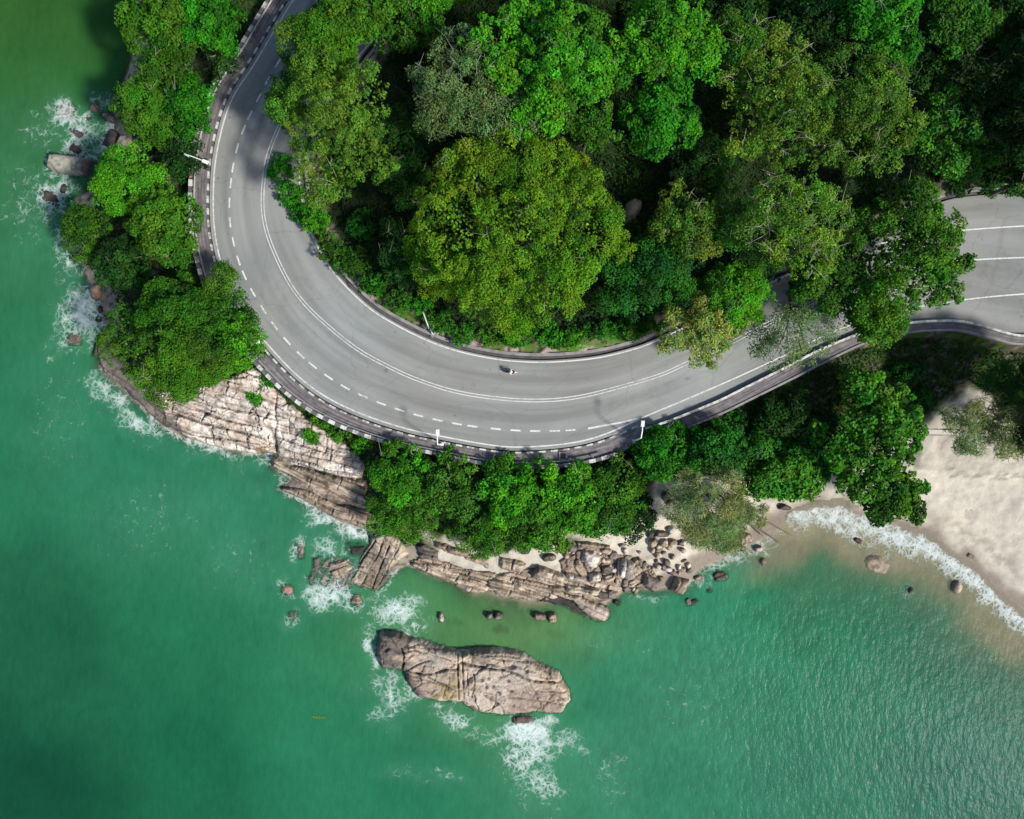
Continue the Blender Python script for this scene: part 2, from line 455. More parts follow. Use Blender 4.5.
def water_mat():
    m, t, b = new_mat('sea_water')
    geo = nd(t, 'ShaderNodeNewGeometry'); pos = geo.outputs['Position']
    wc = nd(t, 'ShaderNodeAttribute', attribute_name='Col')
    fo = nd(t, 'ShaderNodeAttribute', attribute_name='foam').outputs['Fac']
    op = nd(t, 'ShaderNodeAttribute', attribute_name='opac').outputs['Fac']
    ro = nd(t, 'ShaderNodeAttribute', attribute_name='chop_glint').outputs['Fac']
    mp = nd(t, 'ShaderNodeMapping'); mp.inputs['Rotation'].default_value = (0, 0, math.radians(-14)); mp.inputs['Scale'].default_value = (1.0, 0.42, 1.0)
    t.links.new(pos, mp.inputs['Vector'])
    rip = noise_n(t, mp.outputs[0], 1.05, 4, 0.6)
    rip2 = noise_n(t, pos, 0.16, 4, 0.6)
    swirl = noise_n(t, pos, 0.035, 5, 0.6)
    amp = maprange(t, ro, 0, 1, 0.12, 0.38)
    rip_glint = math_n(t, 'MULTIPLY', math_n(t, 'SUBTRACT', rip, 0.5), amp)  # sun glint streaks painted as lighter ripples in the water colour
    v = math_n(t, 'ADD', math_n(t, 'ADD', 1.0, math_n(t, 'MULTIPLY', rip_glint, 2.2)), math_n(t, 'MULTIPLY', math_n(t, 'SUBTRACT', rip2, 0.5), 0.42))
    v = math_n(t, 'MULTIPLY', v, maprange(t, swirl, 0.3, 0.7, 0.90, 1.10))
    t.links.new(scale_col(t, wc.outputs['Color'], v), b.inputs['Base Color'])
    b.inputs['Roughness'].default_value = 0.2; b.inputs['IOR'].default_value = 1.33; b.inputs['Specular IOR Level'].default_value = 0.035
    h = math_n(t, 'ADD', math_n(t, 'MULTIPLY', rip, 1.0), math_n(t, 'MULTIPLY', rip2, 0.8))
    bp = nd(t, 'ShaderNodeBump'); bp.inputs['Distance'].default_value = 0.55
    t.links.new(maprange(t, ro, 0, 1, 0.12, 0.36), bp.inputs['Strength'])
    t.links.new(h, bp.inputs['Height']); t.links.new(bp.outputs[0], b.inputs['Normal'])
    # lace of foam: cell edges, warped
    wn = nd(t, 'ShaderNodeTexNoise'); wn.inputs['Scale'].default_value = 0.55; wn.inputs['Detail'].default_value = 3
    t.links.new(pos, wn.inputs['Vector'])
    wv = nd(t, 'ShaderNodeVectorMath', operation='MULTIPLY_ADD'); wv.inputs[1].default_value = (2.2, 2.2, 0); 
    t.links.new(wn.outputs['Color'], wv.inputs[0]); t.links.new(pos, wv.inputs[2])
    flat = nd(t, 'ShaderNodeVectorMath', operation='MULTIPLY'); flat.inputs[1].default_value = (1, 1, 0)
    t.links.new(wv.outputs[0], flat.inputs[0])
    lace = None
    for sc, wt, wd in ((0.62, 1.0, 0.15), (1.5, 0.85, 0.22)):
        vo = nd(t, 'ShaderNodeTexVoronoi', feature='DISTANCE_TO_EDGE'); vo.inputs['Scale'].default_value = sc
        t.links.new(flat.outputs[0], vo.inputs['Vector'])
        l = math_n(t, 'MULTIPLY', maprange(t, vo.outputs['Distance'], 0.0, wd, 1.0, 0.0), wt)
        lace = l if lace is None else math_n(t, 'MAXIMUM', lace, l)
    fn = noise_n(t, pos, 0.7, 7, 0.72)
    lv = math_n(t, 'ADD', math_n(t, 'MULTIPLY', lace, 0.46), math_n(t, 'MULTIPLY', maprange(t, fn, 0.28, 0.72, 0, 1), 0.64))
    thr = math_n(t, 'SUBTRACT', 1.14, fo)
    ff = maprange(t, math_n(t, 'SUBTRACT', lv, thr), -0.06, 0.58, 0.0, 1.0)
    foam = nd(t, 'ShaderNodeBsdfDiffuse'); foam.inputs[0].default_value = (0.46, 0.50, 0.475, 1)
    trn = nd(t, 'ShaderNodeBsdfTransparent')
    m1 = nd(t, 'ShaderNodeMixShader'); t.links.new(op, m1.inputs[0]); t.links.new(trn.outputs[0], m1.inputs[1]); t.links.new(b.outputs[0], m1.inputs[2])
    m2 = nd(t, 'ShaderNodeMixShader'); t.links.new(math_n(t, 'MULTIPLY', ff, 0.86), m2.inputs[0]); t.links.new(m1.outputs[0], m2.inputs[1]); t.links.new(foam.outputs[0], m2.inputs[2])
    t.links.new(m2.outputs[0], t.nodes['Material Output'].inputs[0])
    return m
M_WATER = water_mat()

# ------------------------------------------------------------------ plan curves (traced, laid at their own height)
O_px = [(385, -130), (340, -70), (310, -26), (293, 0), (274, 31), (255, 63), (231, 101), (218, 146), (213.5, 187), (215, 234), (226, 279), (243, 313),
        (269, 346), (299, 377), (328, 398), (363, 414.5), (404, 428), (445, 437), (494, 445.5), (524, 447), (568, 443.5), (603, 435), (644, 417),
        (714, 387.5), (779, 358), (815, 340), (850, 325), (888, 313), (955, 301), (1024, 294), (1120, 290), (1260, 292)]
C_px = [(455, -130), (410, -70), (380, -30), (345, 20), (310, 70), (290, 102), (278, 129), (269, 152), (264.5, 173), (262.5, 205), (268, 236), (286, 277), (304, 303),
        (328, 326), (357, 349), (386.5, 365.5), (416, 379), (457, 392), (504, 399), (539, 400.5), (568, 398.5), (597, 393), (656, 376.5), (685, 364),
        (724, 346.5), (763, 326), (815, 301), (865, 282), (905, 270), (942, 263), (972, 260), (1024, 257.5), (1120, 255), (1260, 256)]
I_px = [(500, -130), (455, -70), (420, -25), (388, 20), (352, 65), (325, 105), (307, 135), (299, 165), (303, 206), (312, 235), (328, 264.5), (345.5, 286), (369, 308),
        (395, 324.5), (427.5, 340.6), (457, 351), (489, 358), (518, 361.5), (553, 362), (597, 358), (635, 349), (656, 341), (700, 320), (745, 295), (800, 270),
        (860, 249), (911, 237), (955, 231), (1024, 226), (1120, 222), (1260, 222)]
RI_px = I_px[:-6] + [(850, 250), (895, 232), (925, 213), (948, 202), (985, 197), (1024, 195.5), (1120, 194), (1260, 194)]
W_px = [(644, 428.5), (667, 421), (690, 412), (720, 399.5), (737, 391), (787, 366), (812, 353), (849, 337), (870, 330), (891, 325.5), (918, 322), (952, 321),
        (969, 323.5), (989, 329), (1011, 335), (1024, 336), (1120, 338), (1260, 344)]
O = smooth_curve(PP(O_px), 420); C = smooth_curve(PP(C_px), 420); I = smooth_curve(PP(I_px), 420); RI = smooth_curve(PP(RI_px), 420)
W = smooth_curve(PP(W_px), 240)
def cut(c, x_max_px=None, frm=None):
    return c
iK = int(np.argmin(np.hypot(*(O - np.array(P(640, 420)[:2])).T)))     # where the walkway kerb ends
iK2 = int(np.argmin(np.hypot(*(O - np.array(P(612, 431)[:2])).T)))
nO = normals(O)
RO = np.vstack([(O - nO * 0.55)[:iK2], resample(np.vstack([(O - nO * 0.55)[iK2:iK2 + 1], PP([(644, 427.5)]), W[3:] + normals(W)[3:] * 0.1]), 200)])
RO = smooth_curve(RO[::3], 420, 2)
K1 = (O - nO * 0.85)[:iK]
k2w = np.linspace(0, 1, iK2)
off2 = np.interp(arclen(O)[:iK2] / arclen(O)[iK2 - 1], [0, 0.25, 0.38, 0.55, 0.8, 1.0], [2.9, 3.0, 3.35, 3.3, 2.7, 3.4])
K2 = (O - nO * 0.0)[:iK2] - nO[:iK2] * off2[:, None]
K2 = smooth_curve(np.vstack([K2[::4], PP([(619, 455)])]), 300, 2)

# the land the road sits on
VERGE = 1.35
inner_edge = RI + normals(RI) * VERGE
wlow = W - normals(W) * 2.1
corr = np.vstack([K2 - normals(K2) * 0.15, wlow[6:], [[190, wlow[-1, 1]], [190, inner_edge[-1, 1]]], inner_edge[::-1]])
corr = corr[::3]

COAST_px = [(150, -400), (140, -80), (134, 0), (129, 25), (133, 55), (128, 72), (118, 95), (114, 120), (114, 140), (112, 150), (100, 170), (92, 190), (74, 200), (68, 222), (76, 250), (88, 280), (100, 302), (106, 325), (99, 340),
            (99, 366), (107, 376), (122, 389), (137, 403), (161, 425), (182, 437), (224, 449), (262, 454), (273, 452), (271, 466), (292, 478), (282, 488), (319, 510), (340, 522),
            (368, 530), (390, 560), (392, 572), (410, 564), (431, 575), (455, 583), (466, 592), (478, 592), (488, 591), (497, 596), (522, 600), (541, 602), (562, 596), (575, 600), (590, 612), (604, 612), (606, 603),
            (615, 597), (625, 590), (640, 588), (655, 590), (668, 588), (684, 588), (692, 578), (700, 568), (715, 562), (735, 551), (752, 545), (768, 534), (790, 521), (815, 509), (835, 512), (856, 524),
            (880, 530), (905, 538), (932, 550), (950, 559), (965, 568), (980, 580), (996, 596), (1010, 608), (1028, 622), (1080, 668), (1200, 760), (1500, 900), (2500, 1100)]
coast = np.vstack([PP(COAST_px, 0.0), [[4000, -100], [4000, 4000], [-50, 4000]]])
SAND_px = [(560, 530), (600, 522), (640, 505), (652, 478), (700, 470), (760, 480), (800, 475), (850, 470), (890, 440), (920, 424), (940, 402), (958, 385), (968, 388), (975, 398), (1000, 405), (1100, 405),
           (1400, 500), (1600, 900), (1200, 800), (1024, 660), (900, 580), (780, 560), (720, 590), (640, 600), (600, 560)]
sand = PP(SAND_px, 1.0)
SAND2_px = [(425, 532), (450, 538), (468, 550), (500, 555), (520, 548), (560, 545), (580, 545), (565, 575), (540, 575), (510, 578), (485, 582), (455, 576), (440, 565), (436, 552)]
sand2 = PP(SAND2_px, 1.0)
BEACHLINE = PP([(925, 470), (960, 473), (990, 474), (1024, 478), (1100, 486), (1300, 560)], 2.0)

def terr(x, y, full=False):
    x = np.asarray(x, float); y = np.asarray(y, float)
    dc = poly_sd(x, y, coast)
    dr = -poly_sd(x, y, corr)                                   # >0 outside the road corridor
    din = poly_sd(x, y, np.vstack([inner_edge[::6], [[300, inner_edge[-1, 1]], [300, 600], [inner_edge[0, 0], 600]]]))
    bx = sstep(P(700, 0, 2)[0], P(800, 0, 2)[0], x)             # beach end of the shore
    n = fbm(x * 0.12, y * 0.12, 4, 5) - 0.5
    n2 = fbm(x * 0.6, y * 0.6, 4, 9) - 0.5
    t = np.clip(dc, 0, None) / (np.clip(dc, 0, None) + np.clip(dr, 0.0, None) + 1e-6)
    p = 0.9 + 0.9 * bx
    slope = (5.6 - 0.6 * bx) * t ** p + n * 1.4 * np.minimum(1, dc / 6) + n2 * (0.5 - 0.32 * bx) * np.clip(dc / 3, 0, 1)
    hill = ROAD_Z + 0.12 + np.clip(np.clip(din, 0, None) * 0.10, 0, 3.5) + n * 1.5 * np.clip(din / 8, 0, 1) + n2 * 0.5 * np.clip(din / 1.5, 0, 1)
    land = np.where(din > -0.1, hill, slope)
    land = np.where((dr < 0.0) & (din <= 0.2), ROAD_Z - 0.62, land)
    k = 0.95 - 0.875 * sstep(P(640, 0, 0)[0], P(800, 0, 0)[0], x)
    lag = np.exp(-(((x - P(505, 0, 0)[0]) / 16) ** 2 + ((y - P(0, 622, 0)[1]) / 6) ** 2))
    k = k * (1 - 0.72 * lag)
    sea = -np.minimum(np.abs(dc) * k, 7.0) + n * 0.5 * np.clip(-dc / 4, 0, 1)
    sea = np.where(lag > 0.1, np.maximum(sea, -1.9 - 5 * (1 - lag)), sea)
    h = np.where(dc > 0, np.maximum(land, 0.02), np.minimum(sea, 0.0))
    # small scarp at the back of the beach
    ds, ps = line_d(x, y, BEACHLINE)
    up = (y > np.interp(x, BEACHLINE[:, 0], BEACHLINE[:, 1])) & (x > BEACHLINE[0, 0] - 1)
    h = np.where(up & (dr > 0), h + 0.5, h)
    return (h, dc, dr, din, n, n2) if full else h

# ------------------------------------------------------------------ terrain
def axis(a, b, step, far):
    core = np.arange(a, b + step / 2, step)
    g = []
    d = step * 2; v = 0.0
    while v < far:
        v += d; d *= 1.35; g.append(v)
    g = np.array(g)
    return np.concatenate([(a - g)[::-1], core, b + g])

def grid_mesh(xs, ys):
    X, Y = np.meshgrid(xs, ys)
    ny, nx = X.shape
    i = (np.arange(ny - 1)[:, None] * nx + np.arange(nx - 1)[None, :]).ravel()
    return X.ravel(), Y.ravel(), np.stack([i, i + 1, i + 1 + nx, i + nx], 1)

def compact(v, f, keep_face, extra):
    f = f[keep_face]
    used = np.unique(f)
    m = np.full(len(v), -1); m[used] = np.arange(len(used))
    return v[used], m[f], [e[used] for e in extra]

xs = axis(-108, 108, 0.42, 1800); ys = axis(-88, 88, 0.42, 1800)
X, Y, F = grid_mesh(xs, ys)
H, DC, DR, DIN, N1, N2 = terr(X, Y, True)
sandm = sstep(-0.8, 0.8, np.maximum(poly_sd(X, Y, sand), poly_sd(X, Y, sand2)) + (fbm(X * 0.5, Y * 0.5, 3, 77) - 0.5) * 3.0)
fA = fbm(X * 0.35, Y * 0.35, 5, 21); fB = fbm(X * 1.6, Y * 1.6, 4, 22)
def mixc(a, b, t): return a * (1 - t[:, None]) + np.array(b) * t[:, None]
earth = np.ones((len(X), 1)) * np.array((0.040, 0.038, 0.022))  # dark base colour stands in for tree shade on the slope
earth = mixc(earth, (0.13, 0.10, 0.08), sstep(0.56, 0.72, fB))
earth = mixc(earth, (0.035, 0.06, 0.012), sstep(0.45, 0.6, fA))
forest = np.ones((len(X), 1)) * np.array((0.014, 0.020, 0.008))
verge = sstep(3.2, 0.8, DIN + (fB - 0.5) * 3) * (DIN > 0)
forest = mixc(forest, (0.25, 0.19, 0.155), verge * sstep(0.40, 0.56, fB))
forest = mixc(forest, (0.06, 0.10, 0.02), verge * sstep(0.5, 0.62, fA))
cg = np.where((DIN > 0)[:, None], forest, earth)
rocky = sstep(7, 2, DC) * sstep(P(690, 0, 0)[0], P(650, 0, 0)[0], X) * (DIN < 0)
cg = mixc(cg, (0.20, 0.165, 0.135), rocky * sstep(0.25, 0.55, fB))
scol = np.ones((len(X), 1)) * np.array((0.362, 0.328, 0.266))
scol = scol * (0.86 + 0.28 * fB)[:, None] * (0.92 + 0.16 * fA)[:, None]
wet = sstep(4.2, 1.4, DC + (fA - 0.5) * 3)
scol = mixc(scol, (0.155, 0.125, 0.098), wet * 0.9)
tide = np.exp(-((DC - 5.2 - (fA - 0.5) * 3.0) / 0.7) ** 2) * sstep(0.4, 0.6, fbm(X * 0.2, Y * 0.9, 4, 55))
scol = mixc(scol, (0.20, 0.165, 0.125), tide * 0.6)
_bd, _ = line_d(X, Y, BEACHLINE)
scol = mixc(scol, (0.15, 0.13, 0.10), 0.75 * sstep(0.8, 0.2, _bd + (fB - 0.5) * 1.6) * sstep(0.38, 0.6, fbm(X * 0.5, Y * 1.4, 3, 56)))
up_ = (Y > np.interp(X, BEACHLINE[:, 0], BEACHLINE[:, 1])) & (X > BEACHLINE[0, 0] - 1)
scol = np.where(up_[:, None], scol * 0.86 * (0.85 + 0.3 * fbm(X * 2.2, Y * 2.2, 3, 57))[:, None], scol)
cg = cg * (1 - sandm[:, None]) + scol * sandm[:, None]
cg = np.where((DC < 0)[:, None], np.array((0.20, 0.17, 0.11)) * (0.7 + 0.6 * fA)[:, None], cg)
sea_rock = sstep(0.52, 0.60, fbm(X * 0.22, Y * 0.22, 4, 91)) * (DC < 0) * sstep(P(660, 0, 0)[0], P(600, 0, 0)[0], X)
cg = mixc(cg, (0.07, 0.06, 0.045), sea_rock)
H = H + sandm * (fbm(X * 1.1, Y * 1.1, 3, 66) - 0.5) * 0.22 * sstep(1.5, 6, DC)
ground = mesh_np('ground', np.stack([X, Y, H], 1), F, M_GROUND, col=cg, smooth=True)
tag(ground, kind='structure')

_gx, _gy, _gh = xs, ys, H.reshape(len(ys), len(xs))
def gz(x, y):
    i = np.clip(np.searchsorted(_gx, x) - 1, 0, len(_gx) - 2); j = np.clip(np.searchsorted(_gy, y) - 1, 0, len(_gy) - 2)
    tx = (x - _gx[i]) / (_gx[i + 1] - _gx[i]); ty = (y - _gy[j]) / (_gy[j + 1] - _gy[j])
    return (_gh[j, i] * (1 - tx) + _gh[j, i + 1] * tx) * (1 - ty) + (_gh[j + 1, i] * (1 - tx) + _gh[j + 1, i + 1] * tx) * ty

# ------------------------------------------------------------------ road, markings, kerbs, walkway, drain
NA = 24
tt = np.linspace(0, 1, NA)
out_e = resample(RO, 420); inn_e = resample(RI + normals(RI) * 0.32, 420)
rv = out_e[:, None, :] * (1 - tt)[None, :, None] + inn_e[:, None, :] * tt[None, :, None]
rv3 = np.concatenate([rv, np.full(rv.shape[:2] + (1,), ROAD_Z)], 2).reshape(-1, 3)
ii = (np.arange(419)[:, None] * NA + np.arange(NA - 1)[None, :]).ravel()
rf = np.stack([ii, ii + 1, ii + 1 + NA, ii + NA], 1)
DASH_px = [(293, 37), (285, 50.5), (277, 64.5), (268, 79.5), (259, 97), (250.5, 114), (243, 131), (237, 148.5), (233, 167), (230.6, 184.6), (229.4, 203), (230, 222), (233, 240), (238, 259), (245, 277), (253.5, 293.5),
           (263.7, 310), (274, 325), (286, 340), (299.5, 354), (314, 366.5), (330, 378), (346, 387.8), (363, 396), (381, 403.4), (400, 410), (418, 415.3), (436, 419.7), (455, 423.5),
           (474, 426.5), (494, 428.7), (514, 430.3), (533.5, 431), (553, 431), (572, 430)]
dash_c = smooth_curve(PP([(330, -20), (310, 10)] + DASH_px + [(590, 428), (620, 423), (644, 417)]), 200, 2)
dd, _ = line_d(rv3[:, 0], rv3[:, 1], (dash_c - normals(dash_c) * 0.42)[::3])
along = np.repeat(arclen(0.5 * (out_e + inn_e)), NA)
seam = np.exp(-(dd / 0.35) ** 2) * (0.35 + 0.9 * vnoise(along * 0.05, along * 0, 4))
road = mesh_np('road', rv3, rf, M_ROAD, attrs={'across': np.tile(tt, 420), 'along': along, 'seam': np.clip(seam, 0, 1)})
tag(road, kind='structure')
ZM = ROAD_Z + 0.006
def stripe(name, c, wdt, o=0.0):
    v, f = sheet(c, o - wdt / 2, o + wdt / 2, ZM)
    return mesh_np(name, v, f, M_WHITE, road)
stripe('outer_edge_line', O, 0.20)
stripe('inner_edge_line', I, 0.19)
i0 = int(np.argmin(np.hypot(*(C - np.array(P(865, 282)[:2])).T)))
stripe('double_centre_line', C[:i0], 0.12, 0.21); stripe('double_centre_line', C[:i0], 0.12, -0.21)
stripe('centre_line', C[i0 - 1:], 0.2)
dash_proto = None
nd_ = normals(dash_c)
dm = MB(); dm.box((0, 0, 0), (1.55, 0.25, 0.004)); 
for k, (px, py) in enumerate(DASH_px):
    p = np.array(P(px, py)[:2]); j = int(np.argmin(np.hypot(*(dash_c - p).T)))
    tx, ty = nd_[j][1], -nd_[j][0]
    if dash_proto is None:
        dash_proto = dm.build('lane_dash', M_WHITE, road); o = dash_proto
    else:
        o = dash_proto.copy(); COL.objects.link(o); o.parent = road
    o.location = (dash_c[j][0], dash_c[j][1], ROAD_Z + 0.006); o.rotation_euler = (0, 0, math.atan2(ty, tx))
tl = smooth_curve(PP([(588, 428.5), (600, 426.3), (618, 423), (632, 420), (641, 417.8)]), 30)
stripe('taper_line', tl, 0.26)

# walkway between the two kerbs
ka = resample(K1[:], 300); kb = resample(K2, 300)
NB = 8; tb = np.linspace(0, 1, NB)
wv = ka[:, None, :] * (1 - tb)[None, :, None] + kb[:, None, :] * tb[None, :, None]
wv3 = np.concatenate([wv, np.full(wv.shape[:2] + (1,), ROAD_Z + 0.1)], 2).reshape(-1, 3)
ii = (np.arange(299)[:, None] * NB + np.arange(NB - 1)[None, :]).ravel()
walk = mesh_np('walkway', wv3, np.stack([ii, ii + 1, ii + 1 + NB, ii + NB], 1), M_WALK, attrs={'across': np.tile(tb, 300), 'along': np.repeat(arclen(ka), NB)})
tag(walk, kind='structure')

def painted_kerb(name, c, o0, o1, z0, z1, period, label, cat, parent=None, duty=0.55):
    s = arclen(c); vs = []; fs = []; mi = []; b = 0; k = 0; q = 0.0
    rng = random.Random(3)
    while q < s[-1] - 0.2:
        L = period * (duty if k % 2 == 0 else 1 - duty) * rng.uniform(0.93, 1.07)
        e = min(q + L, s[-1])
        qq = np.linspace(q, e, 4)
        seg = np.stack([np.interp(qq, s, c[:, 0]), np.interp(qq, s, c[:, 1])], 1)
        inset = 0.0 if k % 2 == 0 else 0.015
        v, f = sweep(seg, [(o0 + inset, z0), (o1 - inset, z0), (o1 - inset, z1 - inset), (o0 + inset, z1 - inset)])
        caps = np.array([[0, 1, 2, 3], [15, 14, 13, 12]])
        vs.append(v); fs.append(np.vstack([f, caps]) + b); mi += [k % 2] * (len(f) + 2); b += len(v)
        q = e; k += 1
    o = mesh_np(name, np.vstack(vs), np.vstack(fs), [M_KWHITE, M_KBLACK], parent, mat_idx=mi)
    if label: tag(o, label, cat)
    return o
painted_kerb('painted_kerb', K1, -0.13, 0.13, ROAD_Z - 0.3, ROAD_Z + 0.16, 1.85, 'low black and white kerb right beside the outer white line of the road', 'kerb')
pw = empty('parapet_wall', (K2[150][0], K2[150][1], ROAD_Z), 'black and white painted parapet on the sea side of the walkway', 'wall')
def to_local(o, root):
    o.matrix_parent_inverse = root.matrix_world.inverted() if False else __import__('mathutils').Matrix.Translation(-root.location)
    return o
to_local(painted_kerb('parapet_top', K2, -0.28, 0.28, ROAD_Z + 0.0, ROAD_Z + 0.62, 1.95, None, None, pw, 0.5), pw)
v, f = sweep(K2, [(-0.24, ROAD_Z - 2.6), (0.24, ROAD_Z - 2.6), (0.24, ROAD_Z - 0.003), (-0.24, ROAD_Z - 0.003)])
to_local(mesh_np('retaining_wall', v, f, M_CONC, pw), pw)

# guard rail along the walkway
gc = resample(np.vstack([(0.30 * ka + 0.70 * kb)[:]]), 300)[8:292]
gr = empty('guard_rail', (gc[140][0], gc[140][1], ROAD_Z + 0.1), 'long grey steel guard rail on short posts along the curved walkway', 'guard rail')
v, f = sweep(gc, [(-0.09, ROAD_Z + 0.55), (0.04, ROAD_Z + 0.62), (-0.03, ROAD_Z + 0.71), (0.04, ROAD_Z + 0.80), (-0.09, ROAD_Z + 0.87), (-0.12, ROAD_Z + 0.71)])
to_local(mesh_np('rail_beam', v, f, M_STEEL, gr), gr)
s = arclen(gc); pm = None
gn = normals(gc)
for q in np.arange(1.0, s[-1], 3.8):
    p = (np.interp(q, s, gc[:, 0]), np.interp(q, s, gc[:, 1])); j = int(np.searchsorted(s, q)) - 1
    if pm is None:
        mb = MB(); mb.box((0, 0, 0.4), (0.12, 0.16, 0.8)); mb.box((0, 0, 0.03), (0.3, 0.3, 0.06)); pm = mb.build('post', M_STEEL, gr); o = pm
    else:
        o = pm.copy(); COL.objects.link(o); o.parent = gr
    o.location = (p[0] - gr.location.x - gn[j][0] * 0.2, p[1] - gr.location.y - gn[j][1] * 0.2, 0.0)
    o.rotation_euler = (0, 0, math.atan2(gn[j][1], gn[j][0]))

# inner drain and verge kerb
dc_ = resample(RI + normals(RI) * 0.0, 420)
v, f = sweep(dc_, [(0.32, ROAD_Z - 0.004), (0.36, ROAD_Z - 0.45), (0.86, ROAD_Z - 0.45), (0.90, ROAD_Z + 0.06)], closed=False)
tag(mesh_np('road_drain', v, f, M_CONC_D), kind='structure')
v, f = sweep(dc_, [(0.90, ROAD_Z - 0.6), (1.38, ROAD_Z - 0.6), (1.38, ROAD_Z + 0.10), (0.90, ROAD_Z + 0.10)])
tag(mesh_np('verge_kerb', v, f, M_CONC), 'weathered grey concrete kerb between the roadside drain and forest bank', 'kerb')
# right-hand roadside wall with its drain channel and low rear rail
nW = normals(W)
rw = empty('roadside_wall', (W[110][0], W[110][1], ROAD_Z), 'concrete wall with white top edge along the road above the beach', 'wall')
v, f = sweep(W, [(-0.20, ROAD_Z - 1.0), (0.12, ROAD_Z - 1.0), (0.12, ROAD_Z + 0.75), (-0.20, ROAD_Z + 0.75)])
to_local(mesh_np('wall', v, f, M_CONC, rw), rw)
v, f = sweep(W, [(-0.20, ROAD_Z + 0.752), (0.14, ROAD_Z + 0.752), (0.14, ROAD_Z + 0.80), (-0.20, ROAD_Z + 0.80)])
to_local(mesh_np('white_coping', v, f, M_KWHITE, rw), rw)
wl = np.interp(np.arange(240), [0, 70, 100, 130, 239], [2.0, 2.1, 1.45, 1.3, 0.9])
R2 = W - nW * wl[:, None]
v, f = sweep(R2, [(-0.16, ROAD_Z - 1.6), (0.16, ROAD_Z - 1.6), (0.16, ROAD_Z + 0.28), (-0.16, ROAD_Z + 0.28)])
tag(mesh_np('channel_wall', v, f, M_CONC), 'low grey outer wall of the drain channel behind the white topped wall', 'wall')
cv = W[:, None, :] - nW[:, None, :] * (0.2 + (wl - 0.36)[:, None, None] * np.linspace(0, 1, 6)[None, :, None])
cv3 = np.concatenate([cv, np.full(cv.shape[:2] + (1,), ROAD_Z + 0.08)], 2).reshape(-1, 3)
ii = (np.arange(239)[:, None] * 6 + np.arange(5)[None, :]).ravel()
tag(mesh_np('drain_channel', cv3, np.stack([ii, ii + 1, ii + 7, ii + 6], 1), M_WALK, attrs={'across': np.tile(np.linspace(0, 1, 6), 240), 'along': np.repeat(arclen(W), 6)}), kind='structure')
# pavement wedge where the walkway ends
wp = PP([(612, 433.5), (640, 424), (646, 430), (668, 424), (664, 432), (640, 441), (622, 452), (616, 450)])
mb = MB(); mb.add([(a, b, ROAD_Z + 0.05) for a, b in wp] + [(a, b, ROAD_Z - 1.5) for a, b in wp], [tuple(range(8))] + [(i, i + 8, (i + 1) % 8 + 8, (i + 1) % 8) for i in range(8)])
tag(mb.build('pavement', M_CONC), kind='structure')
# far verge wall at the right edge
fw = smooth_curve(PP([(948, 186), (962, 187), (985, 188), (1024, 188.8), (1120, 189), (1260, 189)], 8.0), 60)
v, f = sweep(fw, [(-0.09, 6.6), (0.09, 6.6), (0.09, 8.0), (-0.09, 8.0)])
tag(mesh_np('boundary_wall', v, f, M_CONC), 'thin pale wall at the foot of the dark forest beyond the wide road', 'wall')
